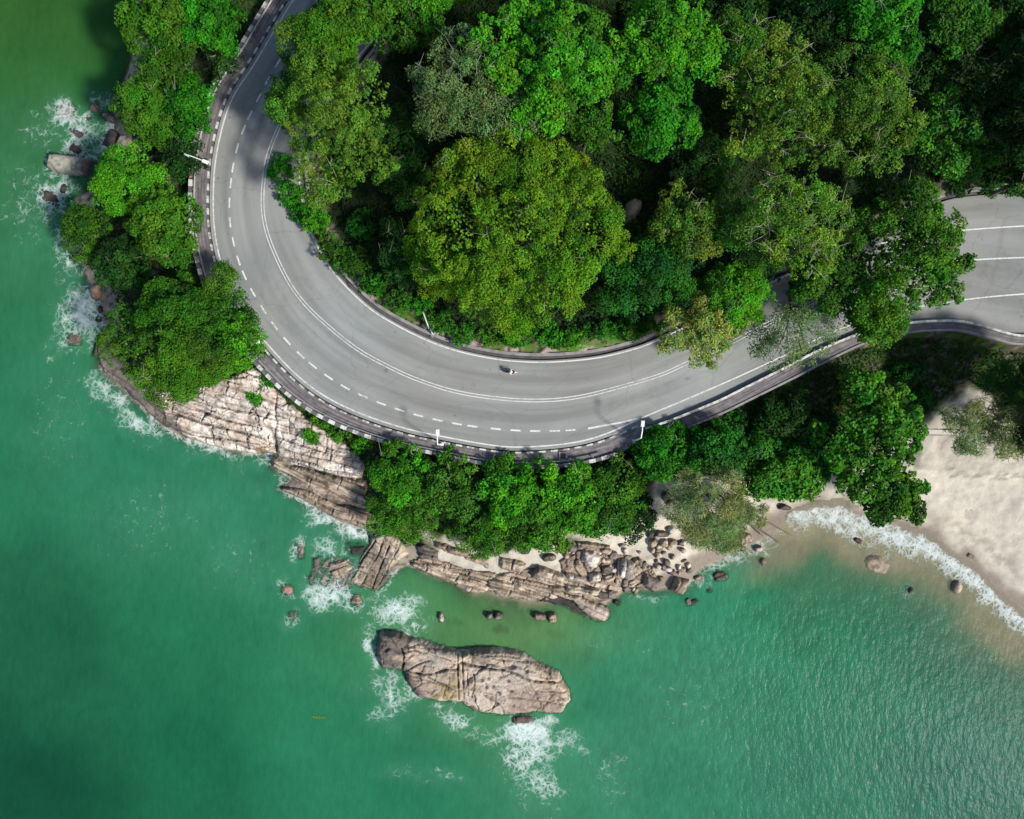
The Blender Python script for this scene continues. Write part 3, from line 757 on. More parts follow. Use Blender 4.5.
# ------------------------------------------------------------------ rocks
PAL = {'cream': ((0.50, 0.44, 0.375), (0.36, 0.29, 0.23)), 'brown': ((0.275, 0.215, 0.155), (0.155, 0.115, 0.085)), 'dark': ((0.092, 0.074, 0.060), (0.052, 0.043, 0.038)),
       'tan': ((0.375, 0.305, 0.225), (0.225, 0.17, 0.12)), 'pale': ((0.43, 0.38, 0.33), (0.25, 0.21, 0.175)), 'grey': ((0.155, 0.128, 0.108), (0.095, 0.078, 0.066)), 'red': ((0.25, 0.15, 0.105), (0.13, 0.085, 0.065)),
       'green': ((0.235, 0.225, 0.175), (0.155, 0.145, 0.11))}
ROCK_FN = []; ROCK_PW = []; SUNK = set()
def rock(name, label, poly, th, pal, ang=-17, style='slab', crack=(5.0, 1.6, 0.45), strata=(1.6, 0.35), edge=1.0, zf=-0.9, jag=0.7, tilt=0.0, seed=None, group=None, lines=None, facet=0.0, res=0.135, zpx=1.0, rough=0.30, patch=None, cat='rock'):
    pw = PP(poly, zpx)
    seed = seed if seed is not None else int(abs(pw[:, 0].sum() * 7 + pw[:, 1].sum() * 13)) % 900
    x0, y0 = pw.min(0) - 1.0; x1, y1 = pw.max(0) + 1.0
    ca, sa = math.cos(math.radians(ang)), math.sin(math.radians(ang))
    cx, cy = pw.mean(0)
    LN = [(smooth_curve(PP(l[0], zpx), 24, 1), l[1], l[2]) for l in (lines or [])]
    def fn(x, y, colour=False):
        sd = poly_sd(x, y, pw)
        sd = sd + (fbm(x * 0.55, y * 0.55, 3, seed) - 0.5) * jag + (fbm(x * 3, y * 3, 2, seed + 3) - 0.5) * jag * 0.35
        u = (x - cx) * ca + (y - cy) * sa; v = -(x - cx) * sa + (y - cy) * ca
        e = edge if style != 'boulder' else max(0.6, 0.5 * min(x1 - x0 - 2, y1 - y0 - 2) * 0.95)
        t = np.clip(sd / e, 0, 1)
        prof = 1 - (1 - t) ** 3 if style == 'slab' else np.sqrt(np.clip(1 - (1 - t) ** 2.2, 0, 1))
        z = th * prof + tilt * v * prof
        wu = u + (fbm(u * 0.3, v * 0.3, 3, seed + 5) - 0.5) * 1.3; wv_ = v + (fbm(u * 0.12, v * 0.3, 3, seed + 8) - 0.5) * 1.5
        dark = np.zeros_like(x)
        if strata:
            q = wv_ / strata[0] + seed * 0.37
            fr = q - np.floor(q)
            st = np.floor(q) + sstep(0.0, 0.22, fr)
            hs = hash2(np.floor(q), np.zeros_like(q), seed)
            z = z + ((st - q) * strata[1] * (0.4 + 1.1 * hs)) * prof
            ln = np.exp(-(np.minimum(fr, 1 - fr) * strata[0] / 0.13) ** 2) * sstep(0.25, 0.5, hs + 0.3 * vnoise(u * 0.5, v * 0.5, seed + 2))
            z = z - ln * 0.22 * prof; dark = np.maximum(dark, ln * 0.7)
        tone = np.zeros_like(x)
        if crack:
            jl, jw, jd = crack
            r0_ = wv_ / jw + seed * 0.77
            row = np.floor(r0_); fr = r0_ - row
            hr = hash2(row, row * 0 + 3, seed); hr2 = hash2(row, row * 0 + 9, seed)
            q = wu / (jl * (0.55 + 0.9 * hr)) + hr2 * 7.3 + (fbm(u * 0.9, v * 0.9, 2, seed + 41) - 0.5) * 0.12
            ci = np.floor(q); fj = q - ci
            cid = hash2(row, ci, seed + 11)
            rd = np.minimum(fr, 1 - fr) * jw; jdist = np.minimum(fj, 1 - fj) * jl * (0.55 + 0.9 * hr)
            wl_ = sstep(0.28, 0.5, vnoise(u * 0.35 + row * 3.1, row * 1.7, seed + 6))
            ck = np.maximum(sstep(0.20, 0.03, rd) * wl_, sstep(0.17, 0.03, jdist) * sstep(0.25, 0.4, vnoise(row * 2.3, ci * 1.9, seed + 15)))
            z = z + ((cid - 0.5) * 0.7 + (fr - 0.5) * (hr2 - 0.4) * 0.7 + (fj - 0.5) * (cid - 0.5) * 0.5 - ck) * jd * prof
            f1, f2, cid2 = worley(wu / jl * 2.0, wv_ / jw * 1.3 + seed, seed + 17)
            ck2 = sstep(0.05, 0.0, f2 - f1) * sstep(0.48, 0.62, fbm(x * 0.22, y * 0.22, 3, seed + 19))
            z = z - ck2 * jd * 0.4 * prof
            dark = np.maximum(dark, np.maximum(ck * 0.85, ck2 * 0.7)); tone = cid - 0.5
        for (lc, lw, ldp) in LN:
            dl, _ = line_d(x, y, lc)
            dl = dl + (fbm(x * 1.1, y * 1.1, 3, seed + 51) - 0.5) * 0.25
            lw_ = max(0.13, lw * 0.62); g_ = sstep(lw_, lw_ * 0.2, dl)
            z = z - g_ * ldp * prof; dark = np.maximum(dark, g_ * 0.9)
        if facet:
            xw_ = x + (fbm(x * 0.4, y * 0.4, 3, seed + 61) - 0.5) * 2.0; yw_ = y + (fbm(x * 0.4, y * 0.4, 3, seed + 62) - 0.5) * 2.0
            g1, g2, gid = worley(((xw_ - cx) * ca + (yw_ - cy) * sa) / 4.2, (-(xw_ - cx) * sa + (yw_ - cy) * ca) / 2.0, seed + 63)
            e1, e2, eid = worley(xw_ / 1.5, yw_ / 1.1, seed + 65)
            ed = sstep(0.06, 0.0, g2 - g1)
            z = z + ((gid - 0.5) * facet + (eid - 0.5) * facet * 0.35 - ed * 0.18) * prof
            dark = np.maximum(dark, ed * 0.55 * sstep(0.4, 0.6, fbm(x * 0.3, y * 0.3, 3, seed + 67)))
        z = z + ((fbm(x * 0.45, y * 0.45, 3, seed + 23) - 0.5) * rough * 1.3 + (fbm(u * 1.2, v * 3.0, 4, seed + 24) - 0.5) * rough * 0.75) * np.clip(t * 2, 0, 1)
        base = np.maximum(terr(x, y), zf)
        zz = base + z
        zz = np.where(sd < 0, base + sd * 4.0 - 0.05, zz)
        if not colour: return np.where(sd > 0, zz, -99.0)
        return sd, zz, u, v, dark, tone
    xs_ = np.arange(x0, x1, res); ys_ = np.arange(y0, y1, res)
    Xr, Yr, Fr = grid_mesh(xs_, ys_)
    sd, zz, u, v, dark, tone = fn(Xr, Yr, True)
    c1, c2 = PAL[pal]
    n1 = fbm(u * 0.25 + 3, v * 0.8, 5, seed + 31); n2 = fbm(Xr * 1.3, Yr * 1.3, 4, seed + 37)
    col = np.ones((len(Xr), 1)) * np.array(c1)
    col = mixc(col, c2, sstep(0.40, 0.68, n1) * 0.85)
    col = mixc(col, np.array(c2) * 0.5, sstep(0.57, 0.72, n2) * 0.7)
    col = col * (1 + 0.30 * tone)[:, None]
    if patch:
        for (ppx, ppy, pr, pc) in patch:
            pc0 = PP([(ppx, ppy)], zpx)[0]
            dd = np.hypot(Xr - pc0[0], Yr - pc0[1]) + (n1 - 0.5) * pr * 0.16 * 2.5
            col = mixc(col, pc, sstep(pr * 0.165, pr * 0.08, dd) * 0.9)
    col = mixc(col, (0.035, 0.03, 0.027), np.clip(dark, 0, 1) * 0.75)
    wetl = sstep(1.05, 0.25, zz + (n2 - 0.5) * 0.8) * sstep(6.5, 3.0, np.abs(poly_sd(Xr, Yr, coast)))
    col = col * (1 - 0.58 * wetl)[:, None]
    keep = (sd[Fr] > -0.3).any(1)
    vv, ff, (cc,) = compact(np.stack([Xr, Yr, zz], 1), Fr, keep, [col])
    org = np.array([cx, cy, max(0.0, float(terr(np.array([cx]), np.array([cy]))[0]))])
    o = mesh_np(name, vv - org, ff, M_ROCK, col=cc, smooth=True)
    o.location = org
    tag(o, label, cat, group)
    ROCK_FN.append((x0, y0, x1, y1, fn)); ROCK_PW.append(pw)
    if name == 'sunken_rock': SUNK.add(id(pw))
    return o

def ell(px, py, rx, ry, rot=0.0, n=11, seed=0):
    r = random.Random(int(px * 31 + py * 17) + seed); a = math.radians(rot); out = []
    for k in range(n):
        q = 2 * math.pi * k / n
        m = (abs(math.cos(q)) ** 4 + abs(math.sin(q)) ** 4) ** -0.25 * 0.9     # squarish blocks
        m = m * 0.6 + 0.4; m *= r.uniform(0.82, 1.14)
        x, y = rx * math.cos(q) * m, ry * math.sin(q) * m
        out.append((px + x * math.cos(a) - y * math.sin(a), py + x * math.sin(a) + y * math.cos(a)))
    return out

# ledges of the headland
rock('rock_slab', 'smooth dark grey slab below the big tree, washed by foam on its west side', [(101, 331), (114, 333), (121, 352), (131, 368), (150, 384), (172, 394), (205, 402), (200, 425), (186, 437), (161, 425), (137, 403), (122, 389), (107, 376), (98, 366), (96, 348)], 0.9, 'grey', -38, crack=(9, 3, 0.2), strata=(3.0, 0.3), rough=0.25, patch=[(190, 405, 22, (0.36, 0.29, 0.24))])
rock('rock_outcrop', 'broad cream granite outcrop split into long layers, under the big tree by the kerb', [(158, 392), (195, 388), (240, 376), (262, 370), (276, 380), (287, 396), (283, 425), (277, 436), (276, 452), (262, 454.5), (224, 449), (182, 437), (168, 421)], 1.2, 'cream', -16, crack=(6.5, 1.9, 0.5), strata=(2.1, 0.5), seed=41, facet=0.45, patch=[(176, 421, 20, (0.13, 0.105, 0.085)), (264, 450, 8, (0.26, 0.16, 0.09))],
     lines=[([(150, 402), (161, 406), (200, 421), (240, 431), (264, 437)], 0.30, 0.5), ([(160, 396), (183, 403), (224, 418), (266, 428)], 0.30, 0.5), ([(196, 399), (220, 406), (262, 413)], 0.22, 0.4), ([(214, 429), (215, 444)], 0.16, 0.3),
            ([(249, 428), (250, 449)], 0.18, 0.3), ([(230, 426), (232, 438)], 0.15, 0.3), ([(270, 424), (276, 432), (277, 450)], 0.5, 0.9), ([(258, 408), (266, 418), (262, 426)], 0.3, 0.4), ([(268, 402), (275, 412), (270, 420)], 0.28, 0.4), ([(200, 436), (235, 440), (262, 444)], 0.16, 0.3)])
rock('rock_outcrop', 'pale pinkish granite slope between the notch and the trees, below the painted parapet', [(285, 392), (298, 404), (318, 420), (340, 436), (358, 448), (367, 462), (366, 479), (339, 475), (317, 469), (292, 464), (277, 457), (278, 434)], 1.1, 'cream', -14, crack=(3.6, 1.3, 0.42), strata=(2.4, 0.35), seed=55, facet=0.4, lines=[([(300, 432), (330, 446), (352, 452)], 0.2, 0.35), ([(290, 440), (312, 446), (330, 452)], 0.2, 0.35), ([(318, 428), (322, 448)], 0.16, 0.3), ([(276, 456), (300, 463), (340, 475), (364, 478)], 0.3, 0.6), ([(338, 440), (334, 466)], 0.14, 0.25)])
rock('rock_ledge', 'long tan and brown layered ledge just below the pale pink slope', [(272, 456), (292, 465), (317, 470), (339, 476), (368, 480), (370, 510), (347, 504), (324, 497), (305, 487), (292, 479), (271, 468)], 1.0, 'tan', -24, crack=(6, 1.2, 0.35), strata=(1.0, 0.4), seed=61)
rock('rock_ledge', 'dark brown layered ledge lowest on the slope, with surf along its edge', [(278, 487), (296, 487), (317, 495), (339, 503), (369, 509), (372, 532), (355, 527), (339, 522), (319, 510), (299, 499), (279, 491)], 0.9, 'brown', -22, crack=(5, 1.1, 0.35), strata=(0.9, 0.4), seed=67)
rock('rock_block', 'large brown block cut by straight cracks, in the surf below the leafy trees', [(361, 553), (372, 536), (385, 531), (399, 537), (409, 553), (400, 560), (391, 569), (388, 584), (376, 594), (368, 592), (354, 588), (347, 581), (354, 568)], 1.3, 'tan', 62, crack=(4.5, 2.6, 0.3), strata=None, seed=71, jag=0.5, lines=[([(352, 578), (362, 560), (376, 540)], 0.34, 0.6), ([(370, 593), (378, 572), (390, 545)], 0.26, 0.5), ([(356, 566), (375, 572), (392, 578)], 0.2, 0.35), ([(364, 552), (384, 558), (402, 558)], 0.2, 0.35), ([(384, 534), (380, 552)], 0.16, 0.3), ([(398, 540), (394, 556)], 0.16, 0.3)])
rock('rock_block', 'flat ochre brown rock with an L-shaped foam gap on its west side', [(325, 561), (347, 559), (353, 569), (342, 583), (328, 576)], 1.15, 'brown', 20, seed=73)
rock('rock_block', 'low wet brown rock bent like a boomerang, among white surf', [(308, 557), (321, 556), (320, 571), (314, 582), (314, 590), (305, 587), (303, 577), (310, 570)], 1.1, 'dark', 70, crack=None, strata=None, seed=74)
rock('rock_block', 'dark grey block topped with foam just under the lowest brown ledge', [(344, 541), (355, 543), (366, 546), (362, 556), (351, 559), (343, 551)], 1.1, 'dark', 0, seed=75)
rock('boulder', 'upright oval boulder with white foam against its left side', [(291, 542), (300, 541), (304, 550), (303, 562), (296, 560), (293, 550)], 1.1, 'grey', 80, 'boulder', None, None, seed=76)
rock('boulder', 'wet layered boulder standing alone south of the big cracked block', [(346, 597), (358, 595), (362, 603), (358, 609), (348, 607)], 1.3, 'brown', 0, crack=(3, 1, .3), strata=(0.8, 0.3), seed=77)
rock('boulder', 'small reddish boulder awash, farther west of the layered one', ell(286, 592, 7, 6), 1.05, 'red', 0, 'boulder', None, None)
rock('boulder', 'small dark boulder with a foam cap, southernmost off the cracked block', ell(291, 617, 6, 6), 0.95, 'dark', 0, 'boulder', None, None)
# middle shore ledges
rock('rock_slab', 'grey brown slab at the left end of the sand pocket', [(415, 545), (424, 543), (439, 551), (438, 561), (420, 560)], 1.0, 'grey', -15, seed=81)
rock('rock_ledge', 'long low wet ledge along the lagoon, left half of the shore', [(407, 561), (425, 562), (446, 565), (462, 574), (481, 580), (491, 586), (489, 595), (466, 595), (455, 585), (431, 577), (409, 568)], 0.9, 'tan', -18, crack=(5, 1.1, 0.35), strata=(0.9, 0.35), seed=82)
rock('rock_slab', 'thin brown slab crossing the sand pocket under a tree', [(434, 538), (452, 543), (470, 550), (468, 558), (448, 553), (434, 547)], 0.8, 'brown', -22, seed=83)
rock('rock_slab', 'flat brown slab in the middle of the sand pocket', [(467, 553), (478, 554), (490, 558), (488, 568), (472, 562), (465, 558)], 0.8, 'brown', -20, crack=None, strata=None, seed=84)
rock('rock_slab', 'tan jointed slab at the right end of the sand pocket', [(500, 556), (513, 557), (526, 562), (522, 572), (508, 570), (500, 567)], 0.9, 'tan', -10, crack=(2, 1.6, .4), strata=None, seed=85)
rock('rock_ledge', 'broad tan ledge above the lagoon with ragged seaward edge', [(487, 577), (503, 578), (517, 582), (532, 589), (543, 602), (528, 602), (511, 599), (497, 596), (487, 588)], 1.1, 'tan', -14, crack=(5, 1.3, .35), strata=(1.1, 0.35), seed=86)
rock('rock_ledge', 'thick rounded brown ledge with a broken grey head on its left', [(529, 570), (538, 563), (551, 567), (565, 574), (563, 583), (547, 580), (532, 577)], 1.7, 'tan', -17, crack=(4, 1.2, .3), strata=(1.2, 0.3), seed=87, patch=[(533, 570, 8, (0.09, 0.075, 0.065))])
rock('rock_ledge', 'narrow strip ledge between the thick rounded one and the lagoon ledge', [(512, 576), (532, 580), (562, 587), (561, 597), (545, 594), (528, 588), (512, 582)], 1.2, 'brown', -14, crack=(4, 1.0, .3), strata=(0.9, 0.3), seed=88)
rock('rock_ledge', 'stepped brown ledge leading right toward the boulder pile', [(564, 582), (585, 585), (602, 587), (600, 595), (585, 597), (566, 593)], 1.5, 'tan', -8, crack=(4, 1.1, .35), strata=(0.9, 0.35), seed=89)
rock('rock_slab', 'low wet grey shelf at the waterline beside the rounded nose', [(541, 597), (558, 596), (575, 602), (585, 614), (588, 621), (570, 612), (552, 606), (540, 603)], 0.75, 'dark', -30, crack=None, strata=None, seed=90)
rock('rock_nose', 'rounded pale brown rock nose dipping into the green water', [(562, 594), (582, 597), (598, 604), (611, 610), (613, 618), (605, 623), (592, 621), (582, 612), (573, 602)], 1.9, 'tan', -28, 'boulder', (6, 2, .15), (2.0, .15), seed=91, zf=-0.6, patch=[(603, 614, 12, (0.33, 0.26, 0.21))])
rock('rock_slab', 'bright white grey slab highest in the boulder pile', [(581, 548), (594, 546), (601, 555), (597, 567), (590, 571), (581, 559)], 1.7, 'pale', 30, crack=None, strata=None, rough=0.2, seed=92)
rock('rock_block', 'long pale block lying left of the square white one', [(565, 570), (587, 576), (587, 583), (566, 579)], 1.5, 'pale', -15, crack=(2.2, 2, .3), strata=None, seed=93, jag=0.3)
rock('rock_block', 'square white block below the bright slab', [(588, 572), (599, 570), (601, 581), (588, 582)], 1.6, 'pale', 0, crack=None, strata=(0.9, .25), seed=94, jag=0.3)
rock('rock_block', 'pale block split into upright ribs, right of the pile', [(617, 558), (626, 557), (635, 561), (634, 581), (615, 577)], 1.6, 'pale', 84, crack=(4, 1.0, .4), strata=(1.0, .45), seed=95, jag=0.3)
rock('rock_block', 'dark brown block with flat top, at the water right of the ribs', [(645, 572), (661, 580), (661, 590), (654, 595), (641, 585)], 1.7, 'grey', 40, crack=None, strata=None, seed=96, jag=0.4)
rock('rock_block', 'squarish brown block standing apart on the sand by the water', [(676, 576), (691, 580), (684, 597), (668, 592)], 1.7, 'brown', 70, crack=None, strata=(1.5, .2), seed=97, jag=0.4)
rock('rock_slab', 'thin brown slab behind the bright slab, under the tree edge', [(576, 540), (590, 540), (609, 544), (607, 550), (588, 547), (575, 548)], 1.0, 'brown', -8, seed=98)
# the continuous shelf under the ledges
rock('rock_shelf', 'low continuous shelf of fractured brown rock along the lagoon, beneath the ledges', [(407, 561), (428, 556), (446, 561), (470, 570), (500, 573), (530, 566), (565, 572), (590, 580), (615, 582), (640, 586), (636, 592), (620, 594), (608, 602), (590, 606), (566, 600), (541, 602), (512, 599), (490, 594), (466, 593), (448, 584), (425, 574)], 0.55, 'tan', -15, crack=(3.2, 0.9, 0.42), strata=None, seed=201, edge=0.7)
rock('rock_shelf', 'fractured low rock shelf around the boulder pile, at the foot of the bright slab', [(560, 560), (576, 548), (600, 545), (618, 553), (640, 556), (650, 566), (660, 580), (655, 590), (632, 590), (604, 586), (580, 584), (562, 574)], 0.5, 'brown', 35, crack=(1.8, 1.2, 0.5), strata=None, seed=203, edge=0.5)
rock('rock_shelf', 'wet cracked shelf joining the flat rocks west of the big cracked block', [(318, 560), (334, 556), (352, 560), (356, 572), (350, 590), (334, 594), (318, 588), (310, 576)], 0.85, 'grey', 62, crack=(2.6, 1.3, 0.35), strata=None, seed=205)
_r = random.Random(8)
for _k in range(46):
    if _k < 30: _x, _y = _r.uniform(598, 668), _r.uniform(545, 592)
    else: _x, _y = _r.uniform(648, 690), _r.uniform(530, 575)
    _s = _r.uniform(1.7, 3.6)
    rock('boulder', 'small angular rock packed in the heap between the bright slab and the wispy tree', ell(_x, _y, _s * _r.uniform(1, 1.5), _s, _r.uniform(0, 90)), 0.30 + 0.17 * _s, _r.choice(['tan', 'brown', 'grey', 'tan', 'pale']), _r.uniform(-40, 60), 'slab', None, None, edge=0.3, jag=0.2, res=0.13, zf=-0.5, rough=0.12, group='small rocks packed in the heap')
PILE = [(571, 546, 5, 5, 'grey', 'grey boulder left of the bright white slab'), (576, 561, 4, 5, 'dark', 'dark boulder against the left foot of the bright slab'), (605, 550, 6, 4, 'brown', 'brown boulder at the top right corner of the bright slab'),
        (612, 554, 5, 4.5, 'grey', 'grey boulder above the ribbed block'), (606, 560, 5, 3.5, 'tan', 'tan boulder between bright slab and ribbed block'), (606, 569, 5, 5.5, 'dark', 'dark square boulder left of the ribbed block'),
        (609, 578, 8, 5, 'tan', 'wide tan boulder below the dark square one'), (597, 557.5, 2, 3, 'brown', 'little brown stone on the edge of the bright slab'), (639, 562, 3.5, 6, 'grey', 'slim grey boulder right of the ribbed block'),
        (643, 565, 3, 5, 'dark', 'slim dark boulder beside the slim grey one'), (632, 583, 6, 5, 'tan', 'ochre boulder under the ribbed block'), (637, 592, 4, 5, 'tan', 'small yellowish boulder standing in the water below the ribbed block'),
        (626, 590, 5, 5, 'grey', 'grey boulder at the waterline below the pile'), (612, 595, 6, 6, 'grey', 'tall grey boulder behind the rounded nose'), (598, 593, 12, 5, 'dark', 'dark flat boulder under the stepped ledge'),
        (618, 604, 5, 4, 'dark', 'dark boulder awash just right of the rounded nose'), (625, 583, 4, 5, 'grey', 'grey boulder between ribbed block and ochre boulder'), (566, 553, 3, 5, 'brown', 'narrow brown stone on the sand at the pile'),
        (550, 556, 8, 4.5, 'grey', 'slanted dark lens of rock lying alone on the sand'), (622, 544, 4, 2.5, 'grey', 'thin grey stone alone on the upper sand'), (652, 542, 5, 5, 'brown', 'brown boulder left in the cluster under the wispy tree'),
        (660, 533, 8, 4, 'grey', 'wide grey boulder topmost in the cluster under the wispy tree'), (663, 542, 5, 4.5, 'tan', 'tan squarish boulder in the middle of the cluster'), (670, 530, 5, 5, 'pale', 'pale boulder at the right end of the cluster'),
        (649, 533, 4, 4, 'dark', 'dark stone at the upper left of the cluster'), (658, 548, 5, 3, 'brown', 'low brown stone at the foot of the cluster'), (672, 541, 5, 3, 'brown', 'low stone half in sand right of the cluster'),
        (681, 543, 5, 3, 'grey', 'half buried grey stone nearest the wispy tree'), (663, 552, 3, 2.5, 'grey', 'small stone on the sand, first below the cluster'), (672, 556, 3.5, 3, 'brown', 'small brown round stone on the sand'),
        (656, 560.5, 2, 2, 'dark', 'tiny dark stone on the sand, farthest left'), (684, 561, 4, 2, 'tan', 'thin tan stone on the wet sand'), (681, 569, 5, 2.5, 'brown', 'thin brown stone above the squarish block'),
        (690, 603, 4, 5, 'brown', 'wet brown stone right below the squarish block'), (700, 580, 6, 3.5, 'tan', 'small yellow brown rock awash right of the squarish block'), (722, 577, 9, 6, 'brown', 'brown rock awash with light top, farthest out right of the blocks'),
        (711, 592, 4, 3, 'dark', 'dark stone under water off the blocks'), (695, 603, 6, 4, 'dark', 'flat dark rock just under the surface off the squarish block'), (746, 541, 8, 7, 'tan', 'tan boulder at the tip of the rocky shore'),
        (733, 538, 7, 3, 'brown', 'low brown rock left of the tan boulder at the tip'), (765, 563, 4, 5, 'tan', 'small tan rock standing in the shallows'), (760, 550, 5, 4, 'tan', 'tan rock in the swash below the bare poles'),
        (742, 508, 10, 4, 'grey', 'flat grey rock on sand behind the bare poles'), (786, 508, 8, 3.5, 'dark', 'dark flat rock on sand at the foot of the beach tree'), (663, 494, 6, 5, 'grey', 'grey boulder on the sand between trees and wispy tree'),
        (668, 501, 5, 4, 'brown', 'brown boulder paired with the grey one between the trees'), (692, 478, 7, 6, 'cream', 'cream boulder under the top of the wispy tree'), (737, 487, 8, 5, 'grey', 'dark grey boulder in the leaf gap between shore trees'),
        (525, 548, 6, 5, 'dark', 'dark rock poking out beneath the shore trees'), (462, 534, 6, 3, 'brown', 'brown stone in a leaf gap at the sand pocket'), (510, 550, 4, 3, 'pale', 'pale stone under the leaves above the sand pocket')]
for (px, py, rx, ry, pal, lab) in PILE:
    rock('boulder', lab, ell(px, py, rx, ry, 20 * math.sin(px)), 0.55 + 0.075 * min(rx, ry) * 1.6, pal, 15, 'slab' if min(rx, ry) > 3.6 else 'boulder', (3, 1.5, .2) if rx > 5 else None, None, edge=0.45, jag=0.35, res=0.13, zf=-0.75)
LAGOON = [(441, 618, 3.2, 5.5, 'pale', 'pale pointed rock, leftmost of the rocks in the lagoon'), (489.5, 616, 4.5, 4.5, 'grey', 'grey rock, left of the touching pair mid lagoon'), (498.5, 617, 5.5, 5, 'grey', 'grey rock, right of the touching pair mid lagoon'),
          (540, 617.5, 7.5, 5.5, 'brown', 'brown square rock with dark shadow, rightmost pair in lagoon, bigger one'), (553, 619, 5, 6, 'brown', 'brown upright rock, smaller of the rightmost pair in lagoon')]
for (px, py, rx, ry, pal, lab) in LAGOON:
    rock('boulder', lab, ell(px, py, rx, ry, 0), 1.75, pal, 5, 'slab', (2.5, 1.5, .2), None, edge=0.5, jag=0.35, res=0.13, zf=-0.75)
# island
rock('rock_island', 'large long brown rock island with a pale cracked top, off the headland', [(378, 631), (395, 632), (416, 639), (440, 646), (458, 650.5), (475, 649), (500, 647.5), (524, 653), (538, 663), (561, 673), (564, 681), (571, 691), (573, 703), (564, 715), (549, 716), (533, 716),
      (505, 719), (475, 715), (466, 709), (461, 704), (437, 704), (416, 700), (407, 687), (402, 674), (379, 670), (375, 652)], 2.6, 'tan', -10, 'slab', (12.0, 5.0, 0.22), None, edge=1.5, zf=-0.8, jag=0.5, seed=103, rough=0.30, facet=0.65,
     patch=[(386, 650, 26, (0.085, 0.07, 0.06)), (412, 690, 26, (0.085, 0.07, 0.06)), (398, 668, 20, (0.10, 0.08, 0.066)), (448, 686, 17, (0.20, 0.15, 0.075)), (500, 690, 34, (0.33, 0.275, 0.22)), (432, 665, 22, (0.25, 0.21, 0.17)), (545, 702, 22, (0.22, 0.165, 0.125)), (520, 700, 14, (0.21, 0.16, 0.125)), (515, 665, 22, (0.29, 0.24, 0.195)), (482, 655, 12, (0.16, 0.125, 0.10))] +
           [(a_, b_, r_, (0.055, 0.045, 0.04)) for a_, b_, r_ in ((483, 679, 2.4), (489, 677, 2.8), (487, 686, 2.6), (494, 686, 2.6), (500, 692, 2.2), (509, 680, 2.0), (498, 703, 2.6), (505, 699, 2.0), (512, 690, 1.8))],
     lines=[([(402, 669), (416, 673), (432, 673), (447, 669), (458, 669)], 0.34, 0.5), ([(428, 676), (442, 683), (456, 690)], 0.26, 0.4), ([(405, 672), (420, 663), (432, 660)], 0.16, 0.3), ([(458, 654), (458, 675), (459, 699)], 0.30, 0.5), ([(462, 655), (463, 676), (464, 698)], 0.24, 0.4), ([(467, 668), (468, 684), (468, 694)], 0.18, 0.3), ([(472, 669), (475, 680), (472, 696)], 0.15, 0.25),
            ([(460, 662), (484, 667), (510, 670), (533, 680), (564, 682)], 0.36, 0.6), ([(416, 640), (440, 656), (458, 660)], 0.2, 0.35), ([(404, 652), (416, 650), (428, 656)], 0.2, 0.35), ([(402, 648), (404, 660), (401, 672)], 0.42, 0.7), ([(478, 656), (505, 655), (530, 662), (545, 672)], 0.18, 0.3), ([(536, 690), (552, 691), (568, 692)], 0.16, 0.25), ([(466, 706), (482, 712), (498, 704)], 0.16, 0.3), ([(484, 694), (500, 704), (504, 714)], 0.13, 0.25)], zpx=1.3)
rock('rock', 'small dark rock under the south side of the island, in foam', [(511, 718), (520, 715), (534, 716), (535, 724), (522, 728), (512, 726)], 1.2, 'dark', 0, seed=105)
# north-west boulders
rock('boulder', 'big pale flat-topped boulder like a loaf, jutting west from the trees', [(50, 153), (66, 154), (82, 156), (91, 158), (88, 168), (85, 176), (70, 175), (52, 172), (46, 168)], 2.6, 'green', 5, 'slab', (7, 4, .15), None, edge=0.8, zf=-0.5, jag=0.3, seed=111, rough=0.15, patch=[(90, 165, 9, (0.12, 0.10, 0.085))])
NW = [(62.5, 110, 10.5, 11, 'red', 0.62, 'round reddish boulder just awash, northwest of the loaf boulder'), (92, 106, 6, 5.5, 'brown', 1.2, 'brown boulder with sunlit top, north in the cluster by the trees'), (106, 115, 10, 5, 'brown', 1.3, 'oblong brown boulder against the leaves, north cluster'),
      (84, 116, 6, 4, 'dark', 0.9, 'dark wet boulder between the round reddish and oblong ones'), (74, 131, 9, 5.5, 'dark', 0.95, 'slanted dark boulder crossed by foam above the loaf boulder'), (72, 147, 9, 6, 'dark', 1.1, 'dark boulder touching the north side of the loaf boulder'),
      (108, 138, 10, 11, 'dark', 1.4, 'large dark boulder at the foot of the trees with foam streaks'), (127, 143, 8, 8, 'tan', 1.8, 'light tan rock showing in a gap of the leaves'), (47, 195, 12, 8, 'dark', 1.0, 'dark slanted boulder farthest west, below the loaf boulder'),
      (60, 187, 5, 7, 'dark', 1.2, 'small dark boulder right beside the westmost slanted one'), (91, 184, 9, 7, 'dark', 1.3, 'dark boulder in the shade below the loaf boulder'), (116, 98, 5, 7, 'grey', 1.4, 'grey boulder touching the leaves, northernmost'),
      (94, 292, 6.5, 10, 'red', 1.4, 'upright reddish dark boulder at the leaf edge above the surf'), (71, 339, 9.5, 8, 'brown', 0.9, 'round brown boulder alone in the water west of the grey slab'), (94, 349, 4.5, 10, 'dark', 1.0, 'narrow dark boulder beside the grey slab'),
      (97, 309, 3, 4, 'dark', 1.0, 'small black stone in the white surf, upper one'), (95, 320, 5, 3, 'dark', 1.0, 'flat black stone in the white surf, lower left'), (105, 317, 4, 3, 'dark', 1.1, 'black stone in the surf nearest the leaves')]
for (px, py, rx, ry, pal, th, lab) in NW:
    rock('boulder', lab, ell(px, py, rx, ry, 25), th, pal, 20, 'boulder', (4, 2.5, .15) if rx > 7 else None, None, jag=0.4, res=0.16, zf=-0.72, rough=0.2)
